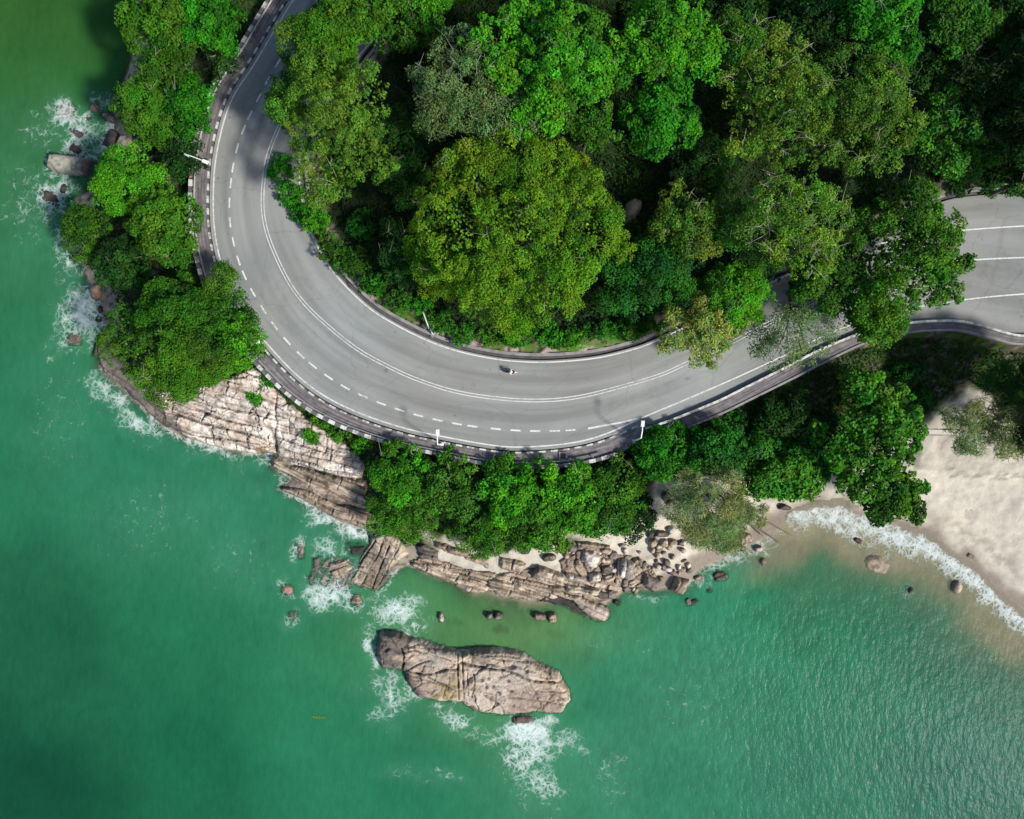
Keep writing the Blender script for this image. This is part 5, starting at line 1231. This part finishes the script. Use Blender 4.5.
tree('dark tree on the right edge just above the pale wall', 1010, 165, 30, 26, 'dark', 'leafy', 5, 2.5)
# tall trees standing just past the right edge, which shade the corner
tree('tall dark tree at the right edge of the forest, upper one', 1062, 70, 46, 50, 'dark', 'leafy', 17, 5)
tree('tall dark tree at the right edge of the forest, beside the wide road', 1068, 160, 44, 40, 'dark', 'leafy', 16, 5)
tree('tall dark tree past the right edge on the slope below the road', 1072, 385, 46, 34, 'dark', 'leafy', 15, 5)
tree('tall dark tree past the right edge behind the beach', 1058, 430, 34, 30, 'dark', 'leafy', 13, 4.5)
# the forest goes on past the top edge
for _x, _y, _r0, _p in ((455, -48, 44, 'mid'), (540, -55, 50, 'vivid'), (630, -52, 46, 'olive'), (720, -50, 46, 'mid'), (810, -52, 46, 'leafy'), (900, -50, 46, 'mid'), (990, -50, 46, 'dark'), (500, -125, 46, 'olive'), (600, -130, 50, 'mid'), (700, -125, 46, 'leafy'), (800, -130, 50, 'mid'), (205, -38, 36, 'mid'), (235, -85, 34, 'leafy'), (262, -130, 34, 'mid')):
    tree('green forest tree standing just past the top edge of the view', _x, _y, _r0, _r0, _p, 'leafy', 9, 4, dens=0.7, group='trees past the top edge')
# sea side of the road, upper left
tree('tall green tree at the top left above the sea', 170, 22, 42, 36, 'mid', 'leafy', 10, 4.5, seed=51)
tree('green tree at the top left beside the dark gap by the parapet', 212, 18, 30, 34, 'emerald', 'leafy', 9, 4, seed=52)
tree('olive tinged tree hanging over the northwest shore', 165, 75, 28, 30, 'mid', 'fine', 8, 3.5)
tree('dense green tree above the northwest boulders', 150, 110, 34, 32, 'mid', 'floret', 8, 4, seed=54)
tree('darker green tree behind the boulder tree, toward the road', 192, 108, 22, 34, 'emerald', 'leafy', 7, 3.5, dens=.85)
tree('bright yellow-green tree right of the pale loaf boulder', 132, 182, 38, 32, 'vivid', 'floret', 7, 3.5, seed=56)
tree('green tree beside the parapet below the first street lamp', 165, 225, 34, 38, 'mid', 'leafy', 7, 3.5, seed=57)
tree('olive tree standing at the surf below the bright yellow-green one', 87, 232, 21, 34, 'mid', 'fine', 5, 3, rot=10, seed=58)
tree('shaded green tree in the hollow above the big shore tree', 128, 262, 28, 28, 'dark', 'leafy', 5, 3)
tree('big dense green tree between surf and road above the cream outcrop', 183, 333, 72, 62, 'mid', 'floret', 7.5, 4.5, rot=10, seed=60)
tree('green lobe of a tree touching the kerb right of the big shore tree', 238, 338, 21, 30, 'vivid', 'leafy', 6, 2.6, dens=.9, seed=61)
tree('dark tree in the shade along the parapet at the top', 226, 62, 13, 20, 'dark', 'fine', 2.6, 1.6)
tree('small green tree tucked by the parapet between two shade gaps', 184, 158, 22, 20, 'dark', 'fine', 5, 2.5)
# shore below the road
tree('bright green tree left end of the shore grove, by the pale slope', 398, 470, 30, 26, 'vivid', 'leafy', 3.4, 2.4, seed=71)
tree('green tree hanging over the big cracked block', 405, 512, 36, 32, 'leafy', 'fine', 2.9, 2.4, seed=72)
tree('green tree second from the left along the parapet', 448, 485, 30, 34, 'leafy', 'leafy', 3.4, 2.4)
tree('yellow-green tree in the middle of the shore grove', 520, 492, 38, 34, 'vivid', 'leafy', 3.4, 2.6, dens=.9, seed=74)
tree('round leafy tree reaching onto the sand pocket', 492, 522, 42, 28, 'leafy', 'fine', 2.4, 2.4, seed=75)
tree('green tree over the sand between pocket and boulder pile', 548, 518, 38, 28, 'leafy', 'leafy', 2.9, 2.4, seed=76)
tree('tall yellowish tree in front of the parapet end', 575, 500, 24, 36, 'vivid', 'leafy', 3.4, 2.4, dens=.9, seed=77)
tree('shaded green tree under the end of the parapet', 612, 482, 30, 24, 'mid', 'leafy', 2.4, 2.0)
tree('green tree right of the grove above the open sand', 612, 508, 32, 24, 'leafy', 'leafy', 2.4, 2.2, dens=.9, seed=79)
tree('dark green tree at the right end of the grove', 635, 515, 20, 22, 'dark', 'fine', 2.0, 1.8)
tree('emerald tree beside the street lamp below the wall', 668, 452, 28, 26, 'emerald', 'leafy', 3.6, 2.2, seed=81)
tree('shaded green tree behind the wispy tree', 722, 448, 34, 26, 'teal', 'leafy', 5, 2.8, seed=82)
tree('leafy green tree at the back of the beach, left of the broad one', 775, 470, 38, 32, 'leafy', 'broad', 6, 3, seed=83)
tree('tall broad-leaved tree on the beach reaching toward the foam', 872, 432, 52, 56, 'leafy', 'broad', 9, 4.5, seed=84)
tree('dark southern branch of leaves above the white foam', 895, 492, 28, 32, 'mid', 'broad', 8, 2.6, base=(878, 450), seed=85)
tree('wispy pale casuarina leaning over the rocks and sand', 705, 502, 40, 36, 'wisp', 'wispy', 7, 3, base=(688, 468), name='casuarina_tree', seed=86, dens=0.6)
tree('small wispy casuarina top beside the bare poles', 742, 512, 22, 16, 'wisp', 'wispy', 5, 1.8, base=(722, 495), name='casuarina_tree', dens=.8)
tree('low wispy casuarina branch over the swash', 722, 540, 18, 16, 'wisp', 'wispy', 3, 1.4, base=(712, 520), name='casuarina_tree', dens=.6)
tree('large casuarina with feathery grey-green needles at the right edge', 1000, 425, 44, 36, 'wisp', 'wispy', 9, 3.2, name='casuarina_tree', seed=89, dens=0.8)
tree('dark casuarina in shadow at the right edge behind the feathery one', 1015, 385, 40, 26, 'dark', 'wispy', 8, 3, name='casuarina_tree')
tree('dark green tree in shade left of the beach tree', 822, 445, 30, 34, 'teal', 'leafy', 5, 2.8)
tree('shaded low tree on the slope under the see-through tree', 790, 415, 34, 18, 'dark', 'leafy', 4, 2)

# ------------------------------------------------------------------ shrubs along the road edges
SH = [(958, 189, 14, 6, 'dark', 'dark shrub at the left end of the thin pale wall'), (990, 190, 16, 5, 'teal', 'dark shrub between the thin pale wall and the wide road'), (1020, 190, 14, 5, 'dark', 'dark shrub by the wide road at the right edge'), (284, 168, 14, 15, 'emerald', 'bright green shrub under the olive tree, topmost on the inner verge'), (292, 195, 13, 15, 'emerald', 'bright green shrub beside the inner lane, second from top'), (305, 215, 12, 14, 'emerald', 'bright green shrub where the inner white line appears'), (318, 222, 14, 12, 'vivid', 'green shrub in the shade right of the line start'),
      (330, 246, 15, 14, 'mid', 'green shrub on the inner verge at the start of the curve'), (352, 262, 17, 14, 'mid', 'wide green shrub on the verge under a dark gap'), (362, 225, 16, 16, 'teal', 'shaded shrub behind the wide verge shrub'), (375, 285, 16, 12, 'emerald', 'green shrub on the verge left of the white post'),
      (398, 300, 17, 12, 'leafy', 'leafy shrub just above the white post'), (400, 265, 18, 16, 'teal', 'dark shrub behind the leafy one by the post'), (420, 305, 14, 10, 'emerald', 'bright shrub touching the top of the white post'), (440, 320, 15, 11, 'leafy', 'shrub right of the white utility box'), (462, 333, 16, 10, 'emerald', 'shrub above the bare verge, left of the motorbike'),
      (490, 338, 15, 8, 'leafy', 'low shrub straight above the motorbike'), (520, 338, 16, 9, 'emerald', 'low bright shrub right above the bare pink verge'), (548, 335, 16, 9, 'emerald', 'bright shrub at the foot of the round tree'), (575, 337, 15, 9, 'vivid', 'yellowish shrub on the verge below the round tree'), (600, 332, 16, 11, 'emerald', 'shrub on the verge under the tufted dark tree'),
      (628, 330, 16, 10, 'leafy', 'shrub at the verge end beside the pale roadside tree'), (648, 325, 12, 12, 'mid', 'shrub half under the pale roadside tree'), (560, 352 - 12, 12, 7, 'leafy', 'small shrub squeezed between two bright verge shrubs'),
      (268, 384, 10, 6, 'emerald', 'small green shrub between parapet and cream outcrop'), (258, 395, 8, 4, 'vivid', 'low yellowish shrub on top of the cream outcrop'), (313, 435, 5, 7, 'vivid', 'tiny green plant growing in a crack of the pale slope'), (322, 419, 14, 7, 'leafy', 'green creeper below the parapet, upper one'), (342, 432, 15, 8, 'leafy', 'green creeper below the parapet, middle one'), (362, 445, 14, 9, 'vivid', 'green creeper below the parapet, by the grove'),
      (640, 445, 10, 8, 'mid', 'shrub at the base of the street lamp by the pavement end'), (655, 435, 9, 6, 'emerald', 'small bright shrub right of the lamp arm'), (628, 465, 12, 8, 'dark', 'dark shrub just below the parapet end'),
      (700, 432, 14, 7, 'dark', 'dark shrub below the drain channel, left'), (735, 420, 14, 8, 'teal', 'dark shrub below the drain channel, middle'), (765, 430, 16, 9, 'teal', 'dark shrub in the shade under the drain channel'), (860, 385, 18, 10, 'teal', 'dark green shrub on the slope above the beach tree'), (905, 372, 18, 10, 'teal', 'dark shrub on the grassy slope'), (925, 395, 13, 8, 'teal', 'dark shrub at the edge of the sandy path')]
for (px, py, rx, ry, pal, lab) in SH:
    tree(lab, px, py, rx, ry, pal, 'bush', 1.1 if ry > 8 else 0.45, 0.9 if ry > 8 else 0.4, name='shrub', cat='shrub', flat=0.75)

# undergrowth: low leaves covering the forest floor and the grassy slope
rng = np.random.default_rng(77)
n = 230000
x = rng.uniform(-88, 92, n); y = rng.uniform(-32, 70, n)
dcs = poly_sd(x, y, coast); drs = -poly_sd(x, y, corr); dsd = np.maximum(poly_sd(x, y, sand), poly_sd(x, y, sand2))
dins = poly_sd(x, y, np.vstack([inner_edge[::6], [[300, inner_edge[-1, 1]], [300, 600], [inner_edge[0, 0], 600]]]))
ck = fbm(x * 0.28, y * 0.28, 3, 501)
ok = (dcs > 3.0) & (drs > 0.35) & (dsd < -0.8) & ((dins > 2.2 + 3.0 * (ck - 0.35)) | (dins < -0.1))
for (a, b, c, d, fn) in ROCK_FN:
    m = ok & (x > a) & (x < c) & (y > b) & (y < d)
    if m.any():
        r_ = fn(x[m], y[m]); ok[np.where(m)[0][r_ > -50]] = False
x, y, ck, dins = x[ok], y[ok], ck[ok], dins[ok]
mound = np.where(dins > 0, 1.6, 0.55) * sstep(0.35, 0.7, ck) + 0.1
z = gz(x, y) + mound * rng.uniform(0.3, 1.0, len(x))
pos = np.stack([x, y, z], 1); nr = rng.normal(size=(len(x), 3)) * 0.5 + np.array([0, 0, 0.9])
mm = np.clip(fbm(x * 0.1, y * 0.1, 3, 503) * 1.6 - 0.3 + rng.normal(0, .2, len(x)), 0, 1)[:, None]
cu = np.array((0.020, 0.070, 0.008)) * (1 - mm) + np.array((0.009, 0.030, 0.006)) * mm  # leaf colour lowered to paint shade into the forest gaps
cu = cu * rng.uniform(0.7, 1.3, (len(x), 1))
v, f = leaves_np(pos, nr, rng.uniform(0.35, 0.75, len(x)), rng.uniform(0.2, 0.42, len(x)), rng)
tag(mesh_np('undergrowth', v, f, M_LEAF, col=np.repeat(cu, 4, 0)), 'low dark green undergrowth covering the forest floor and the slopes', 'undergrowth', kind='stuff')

# ------------------------------------------------------------------ street lamps, posts, utility box
def lamp(label, base, top, head, h=6.2):
    b = P(*base, ROAD_Z + 0.1); t = P(*top, ROAD_Z + h); e = P(*head, ROAD_Z + h + 0.5)
    root = empty('street_lamp', b, label, 'street lamp', 'street lamps on the sea side of the road')
    T_ = Vector(t) - Vector(b); E = Vector(e) - Vector(b)
    mb = MB(); mb.tube([(0, 0, 0), T_ * 0.5, T_], [0.16, 0.125, 0.10], 8); mb.box((0, 0, 0.05), (0.5, 0.5, 0.1)); mb.build('pole', M_LAMP, root, False)
    mb = MB(); mb.tube([T_, T_.lerp(E, 0.5) + Vector((0, 0, 0.35)), E], [0.10, 0.085, 0.075], 7); mb.build('arm', M_LAMP, root, True)
    d = (E - T_); a = math.atan2(d.y, d.x)
    mb = MB(); mb.box((E.x, E.y, E.z + 0.05), (0.95, 0.55, 0.22), a, taper=0.75); hd = mb.build('lamp_head', M_LAMP, root)
    mb = MB(); mb.box((E.x, E.y, E.z - 0.10), (0.7, 0.36, 0.07), a); mb.build('lens', M_LENS, hd)
    return root
lamp('street lamp beside the parapet at the upper left, its pole leaning over the dark trees', (198.5, 162), (184.5, 154), (205, 161.5))
lamp('street lamp rising from the big shore tree at the kerb', (257, 342), (244.5, 339), (256.5, 341))
lamp('street lamp with a white head over the shoulder near the bottom of the bend', (442, 444), (437.5, 444.5), (437.4, 432))
lamp('street lamp with a white head by the pavement end, right of the bend', (634, 441), (641, 438), (642.7, 423.5))
b = P(429, 329, ROAD_Z + 0.15); t_ = P(423.2, 312.5, ROAD_Z + 9.5)
root = empty('post', b, 'tall thin white post on the inner verge, leaning to the forest', 'post')
mb = MB(); T_ = Vector(t_) - Vector(b); mb.tube([(0, 0, -0.3), T_ * 0.5, T_], [0.13, 0.10, 0.075], 8); mb.build('pole', M_LAMP, root, True)
mb = MB(); mb.tube([T_ * 0.995, T_ + Vector((0.0, 0.0, 0.12))], [0.11, 0.09], 8); mb.build('cap', M_STEEL, root)
b = P(433.5, 331.5, ROAD_Z + 0.1)
root = empty('utility_box', b, 'small white utility box on the inner verge beside the white post', 'utility box')
mb = MB(); mb.box((0, 0, 0.5), (0.62, 0.75, 0.9), 0.5); mb.build('cabinet', M_LENS, root)
mb = MB(); mb.box((0.06, 0.1, 0.98), (0.72, 0.9, 0.07), 0.5); mb.box((0.32, 0.3, 0.8), (0.3, 0.35, 0.5), 0.5); mb.build('lid', M_LENS, root)
mb = MB(); mb.box((0, 0, -0.02), (1.3, 1.5, 0.14), 0.5); mb.build('plinth', M_CONC, root)
b = P(563, 456, ROAD_Z + 0.1)
root = empty('manhole_frame', b, 'square concrete frame set in the walkway near the end of the parapet', 'manhole')
mb = MB()
for sx, sy, dx, dy in ((-0.52, 0, 0.2, 1.24), (0.52, 0, 0.2, 1.24), (0, -0.52, 0.84, 0.2), (0, 0.52, 0.84, 0.2)): mb.box((sx, sy, 0.10), (dx, dy, 0.24))
mb.build('frame', M_CONC, root)
mb = MB(); mb.box((0, 0, 0.05), (0.84, 0.84, 0.06)); mb.build('cover', M_CONC_D, root)
M_ORANGE = simple_mat('faded_orange_paint', (0.40, 0.10, 0.04), 0.6, 0, 0.2)
for (px, py, lab) in ((207, 113.5, 'faded orange marker post on the parapet, upper one'), (191.5, 177.5, 'faded orange marker post on the parapet below the upper lamp')):
    b = P(px, py, ROAD_Z + 0.6)
    root = empty('marker_post', b, lab, 'marker post')
    mb = MB(); mb.box((0, 0, 0.35), (0.28, 0.28, 0.7), 0.4, taper=0.8); mb.build('post', M_ORANGE, root)
    mb = MB(); mb.box((0, 0, 0.45), (0.285, 0.285, 0.16), 0.4); mb.build('reflector', M_KWHITE, root)

M_STEP = simple_mat('sandy_concrete', (0.36, 0.33, 0.28), 0.9, 0, 0.15, 1.5)
# beach path edge and bare poles
sp = P(941, 432, 2.2); g = float(gz(sp[0], sp[1]))
root = empty('beach_step', (sp[0], sp[1], g), 'straight low concrete step at the top of the sandy path', 'step')
mb = MB(); mb.box((0, 0, 0.12), (9.6, 0.75, 0.5), -0.02); mb.build('tread', M_STEP, root)
mb = MB(); mb.box((0, -0.50, 0.0), (9.6, 0.24, 0.4), -0.02); mb.build('riser', M_CONC, root)
for (a, b_, za, zb, lab) in (((743, 510), (793, 536), 2.2, 0.5, 'long dark bare pole lying from the casuarina toward the water, upper one'), ((746, 522), (782, 544), 1.9, 0.4, 'dark bare pole dipping into the swash, lower one'), ((748, 523), (763, 536), 1.5, 0.5, 'short dark bare pole between the two long ones'),
                           ((726, 506), (734, 516), 3.0, 1.6, 'short dark stick in the casuarina crown gap')):
    A = Vector(P(*a, za)); B = Vector(P(*b_, zb)); mid = A.lerp(B, 0.5) + Vector((0.1, 0.15, 0.12))
    root = empty('bare_trunk', B, lab, 'driftwood')
    mb = MB(); mb.tube([A - B, mid - B, Vector((0, 0, 0))], [0.16, 0.13, 0.07], 7)
    mb.build('trunk', M_BARK, root, True)
    mb = MB(); q = (A - B).lerp(mid - B, 0.6); mb.tube([q, q + Vector((0.7, 0.5, 0.3)), q + Vector((1.3, 0.6, 0.2))], [0.06, 0.045, 0.02], 5); mb.build('branch', M_BARK, root, True)
A = Vector(P(681, 478, 9)); B = Vector(P(694, 515, 4))
root = empty('dead_trunk', B, 'pale bare curved trunk rising through the wispy casuarina', 'driftwood')
mb = MB(); mb.tube([A - B, (A - B) * 0.6 + Vector((-0.5, -0.3, 0.1)), Vector((0, 0, -2.5))], [0.10, 0.14, 0.2], 7); mb.build('trunk', M_TWIG, root, True)
mb = MB(); mb.tube([(A - B) * 0.6 + Vector((-0.5, -0.3, 0.1)), (A - B) * 0.7 + Vector((1.0, 0.2, 0.5))], [0.08, 0.03], 5); mb.build('branch', M_TWIG, root, True)
# drifting frond
b = P(319, 717, 0.02)
rng = np.random.default_rng(5); k = 60
tq = rng.uniform(-1, 1, k); pos = np.stack([tq * 1.0, rng.normal(0, 0.14, k) * (1 - np.abs(tq) * .6), np.full(k, 0.03) + rng.uniform(0, .03, k)], 1)
v, f = leaves_np(pos, rng.normal(size=(k, 3)) * 0.15 + np.array([0, 0, 1.0]), 0.5, 0.10, rng)
root = empty('drifting_frond', b, 'yellow-green leaf frond drifting alone on the open water', 'frond')
mesh_np('leaves', v, f, M_LEAF, root, col=np.ones((len(v), 1)) * np.array((0.07, 0.19, 0.02)))
mb = MB(); mb.tube([(-1.3, 0, 0.02), (0, 0.04, 0.04), (1.1, 0, 0.02)], [0.03, 0.025, 0.01], 5); mb.build('stalk', M_TWIG, root, True)

# ------------------------------------------------------------------ motorbike and rider (heading right)
bx, by, _ = P(511, 372.3)
BZ = ROAD_Z + 0.008
BS = 1.12
bike = empty('motorbike', (bx, by, BZ), 'small dark motorbike riding along the inner lane', 'motorbike', rz=math.radians(-4))
bike.scale = (BS, BS, BS)
M_TYRE = simple_mat('rubber', (0.012, 0.012, 0.013), 0.8); M_BODY = simple_mat('dark_blue_paint', (0.035, 0.04, 0.085), 0.3); M_SEAT = simple_mat('black_seat', (0.015, 0.015, 0.016), 0.6); M_LIL = simple_mat('lilac_paint', (0.26, 0.26, 0.42), 0.35)
def wheel(x, parent):
    mb = MB(); n, m_ = 20, 8; v = []; f = []
    for i in range(n):
        a = 2 * math.pi * i / n
        for j in range(m_):
            q = 2 * math.pi * j / m_; r = 0.245 + 0.055 * math.cos(q)
            v.append((x + r * math.cos(a), 0.055 * math.sin(q), 0.30 + r * math.sin(a)))
    for i in range(n):
        for j in range(m_): f.append((i * m_ + j, i * m_ + (j + 1) % m_, ((i + 1) % n) * m_ + (j + 1) % m_, ((i + 1) % n) * m_ + j))
    mb.add(v, f); w_ = mb.build('wheel', M_TYRE, parent, True)
    mb = MB(); mb.tube([(x, -0.06, 0.3), (x, 0.06, 0.3)], 0.05, 8)
    for k in range(6):
        a = math.pi * k / 3; mb.tube([(x, 0, 0.3), (x + 0.2 * math.cos(a), 0, 0.3 + 0.2 * math.sin(a))], 0.014, 4)
    mb.build('rim', M_STEEL, w_); return w_
wheel(-0.63, bike); wheel(0.63, bike)
mb = MB(); mb.tube([(-0.65, 0, 0.55), (-0.2, 0, 0.6), (0.1, 0, 0.42), (0.42, 0, 0.75), (0.5, 0, 0.98)], [0.08, 0.13, 0.12, 0.12, 0.08], 8); mb.box((-0.05, 0, 0.38), (0.4, 0.24, 0.26)); mb.tube([(-0.63, .1, .3), (-.1, .1, .38)], 0.03, 5); mb.build('body', M_BODY, bike, True)
mb = MB(); mb.box((-0.32, 0, 0.78), (0.75, 0.27, 0.10), taper=0.85); mb.build('saddle', M_SEAT, bike)
mb = MB(); mb.tube([(0.42, -0.34, 1.02), (0.5, -0.1, 1.0), (0.5, 0.1, 1.0), (0.42, 0.34, 1.02)], 0.022, 6); mb.tube([(0.44, .3, 1.02), (0.48, .36, 1.16)], .01, 4); mb.tube([(0.44, -.3, 1.02), (0.48, -.36, 1.16)], .01, 4); mb.build('handlebar', M_STEEL, bike, True)
mb = MB(); mb.tube([(0.5, -.07, .95), (0.63, -.08, .3)], .03, 6); mb.tube([(0.5, .07, .95), (0.63, .08, .3)], .03, 6); mb.build('fork', M_STEEL, bike, True)
mb = MB(); mb.ball((0.56, 0, 0.92), (0.10, 0.13, 0.13)); mb.build('headlight', M_LENS, bike, True)
mb = MB(); mb.tube([(0.40, 0, 0.62), (0.58, 0, 0.65), (0.78, 0, 0.60), (0.92, 0, 0.45)], [0.06, 0.10, 0.09, 0.05], 8); mb.build('front_mudguard', M_LIL, bike, True)
mb = MB(); mb.tube([(-0.5, 0, 0.62), (-0.8, 0, 0.6), (-0.95, 0, 0.45)], [0.08, 0.09, 0.05], 8); mb.build('rear_mudguard', M_BODY, bike, True)
mb = MB(); mb.tube([(0.0, -0.16, .3), (-0.4, -.17, .32), (-0.75, -.17, .4)], [0.03, 0.05, 0.055], 7); mb.build('exhaust', M_STEEL, bike, True)
mb = MB(); mb.box((-0.90, 0, 0.66), (0.06, 0.16, 0.08)); mb.build('tail_light', M_ORANGE, bike)

M_SKIN = simple_mat('skin', (0.32, 0.19, 0.13), 0.6, 0, 0.05); M_SHIRT = simple_mat('white_shirt', (0.60, 0.60, 0.58), 0.8, 0, 0.06, 3); M_TROU = simple_mat('dark_trousers', (0.03, 0.03, 0.045), 0.85, 0, 0.1); M_BAG = simple_mat('dark_brown_bag', (0.06, 0.04, 0.035), 0.85); M_HELM = simple_mat('white_helmet', (0.62, 0.61, 0.60), 0.35, 0, 0.05); M_SHOE = simple_mat('shoe', (0.02, 0.02, 0.02), 0.7)
rider = empty('person', (bx, by, BZ), 'motorbike rider in white shirt and pale helmet, hands on the handlebar', 'person', rz=math.radians(-4))
rider.scale = (BS, BS, BS)
def skin(name, verts, edges, radii, mat, parent, sub=2, rootv=0):
    me = bpy.data.meshes.new(name); me.from_pydata(verts, edges, []); o = bpy.data.objects.new(name, me); COL.objects.link(o); o.parent = parent
    sm = o.modifiers.new('skin', 'SKIN'); 
    if not me.skin_vertices: 
        bpy.context.view_layer.objects.active = o
    for i, r in enumerate(radii):
        me.skin_vertices[0].data[i].radius = (r, r) if not isinstance(r, tuple) else r
        me.skin_vertices[0].data[i].use_root = (i == rootv)
    sm.use_smooth_shade = True
    ss = o.modifiers.new('sub', 'SUBSURF'); ss.levels = sub; ss.render_levels = sub
    me.materials.append(mat); return o
V = [(-0.25, 0, 0.90), (-0.22, 0, 1.08), (-0.14, 0, 1.28), (-0.07, 0, 1.42), (-0.01, 0, 1.52), (0.03, 0, 1.62), (0.06, 0, 1.72),
     (-0.10, 0.19, 1.38), (0.10, 0.30, 1.18), (0.37, 0.31, 1.07), (-0.10, -0.19, 1.38), (0.10, -0.30, 1.18), (0.37, -0.31, 1.07),
     (-0.18, 0.12, 0.88), (0.18, 0.19, 0.82), (0.02, 0.19, 0.42), (0.14, 0.20, 0.36), (-0.18, -0.12, 0.88), (0.18, -0.19, 0.82), (0.02, -0.19, 0.42), (0.14, -0.20, 0.36)]
E = [(0, 1), (1, 2), (2, 3), (3, 4), (4, 5), (5, 6), (3, 7), (7, 8), (8, 9), (3, 10), (10, 11), (11, 12), (0, 13), (13, 14), (14, 15), (15, 16), (0, 17), (17, 18), (18, 19), (19, 20)]
Rr = [(.15, .13), (.15, .12), (.17, .12), (.15, .11), .058, .085, .075, .075, .05, .036, .075, .05, .036, .095, .068, .045, .04, .095, .068, .045, .04]
skin('body', V, E, Rr, M_SKIN, rider)
skin('shirt', [(-0.25, 0, 0.93), (-0.22, 0, 1.08), (-0.14, 0, 1.28), (-0.07, 0, 1.42), (-0.04, 0, 1.47), (-0.10, .19, 1.38), (0.08, .295, 1.19), (-0.10, -.19, 1.38), (0.08, -.295, 1.19)], [(0, 1), (1, 2), (2, 3), (3, 4), (3, 5), (5, 6), (3, 7), (7, 8)], [(.175, .15), (.17, .14), (.19, .14), (.17, .13), .08, .10, .07, .10, .07], M_SHIRT, rider)
skin('trousers', [(-0.25, 0, 0.90), (-0.18, .12, .88), (.18, .19, .82), (.03, .19, .46), (-0.18, -.12, .88), (.18, -.19, .82), (.03, -.19, .46)], [(0, 1), (1, 2), (2, 3), (0, 4), (4, 5), (5, 6)], [(.165, .14), .115, .085, .062, .115, .085, .062], M_TROU, rider)
mb = MB(); mb.ball((0.06, 0, 1.71), (0.155, 0.135, 0.14), 16, 12); mb.box((0.17, 0, 1.68), (0.08, 0.17, 0.03)); mb.build('helmet', M_HELM, rider, True)
mb = MB(); mb.ball((0.165, 0, 1.60), (0.03, 0.07, 0.06)); mb.tube([(0.15, 0, 1.6), (0.2, 0, 1.585)], [.018, .012], 5); mb.build('face', M_SKIN, rider, True)
mb = MB(); mb.box((-0.33, 0, 1.2), (0.17, 0.27, 0.40), taper=0.8); mb.build('backpack', M_BAG, rider)
for s_ in (1, -1):
    for k in range(4):
        y0 = s_ * (0.265 + 0.024 * k); ln = (0.9, 1.05, 1.0, 0.8)[k]
        skin('finger', [(0.385, y0, 1.075), (0.44, y0, 1.075), (0.462 + .012 * ln, y0, 1.045), (0.445, y0, 1.0)], [(0, 1), (1, 2), (2, 3)], [.0135, .012, .011, .0095], M_SKIN, rider, 1)
    skin('thumb', [(0.375, s_ * 0.275, 1.06), (0.40, s_ * 0.24, 1.03), (0.435, s_ * 0.235, 0.995)], [(0, 1), (1, 2)], [.016, .013, .010], M_SKIN, rider, 1)
    mb = MB(); mb.box((0.13, s_ * 0.195, 0.335), (0.27, 0.10, 0.09), taper=0.8); mb.build('shoe', M_SHOE, rider)
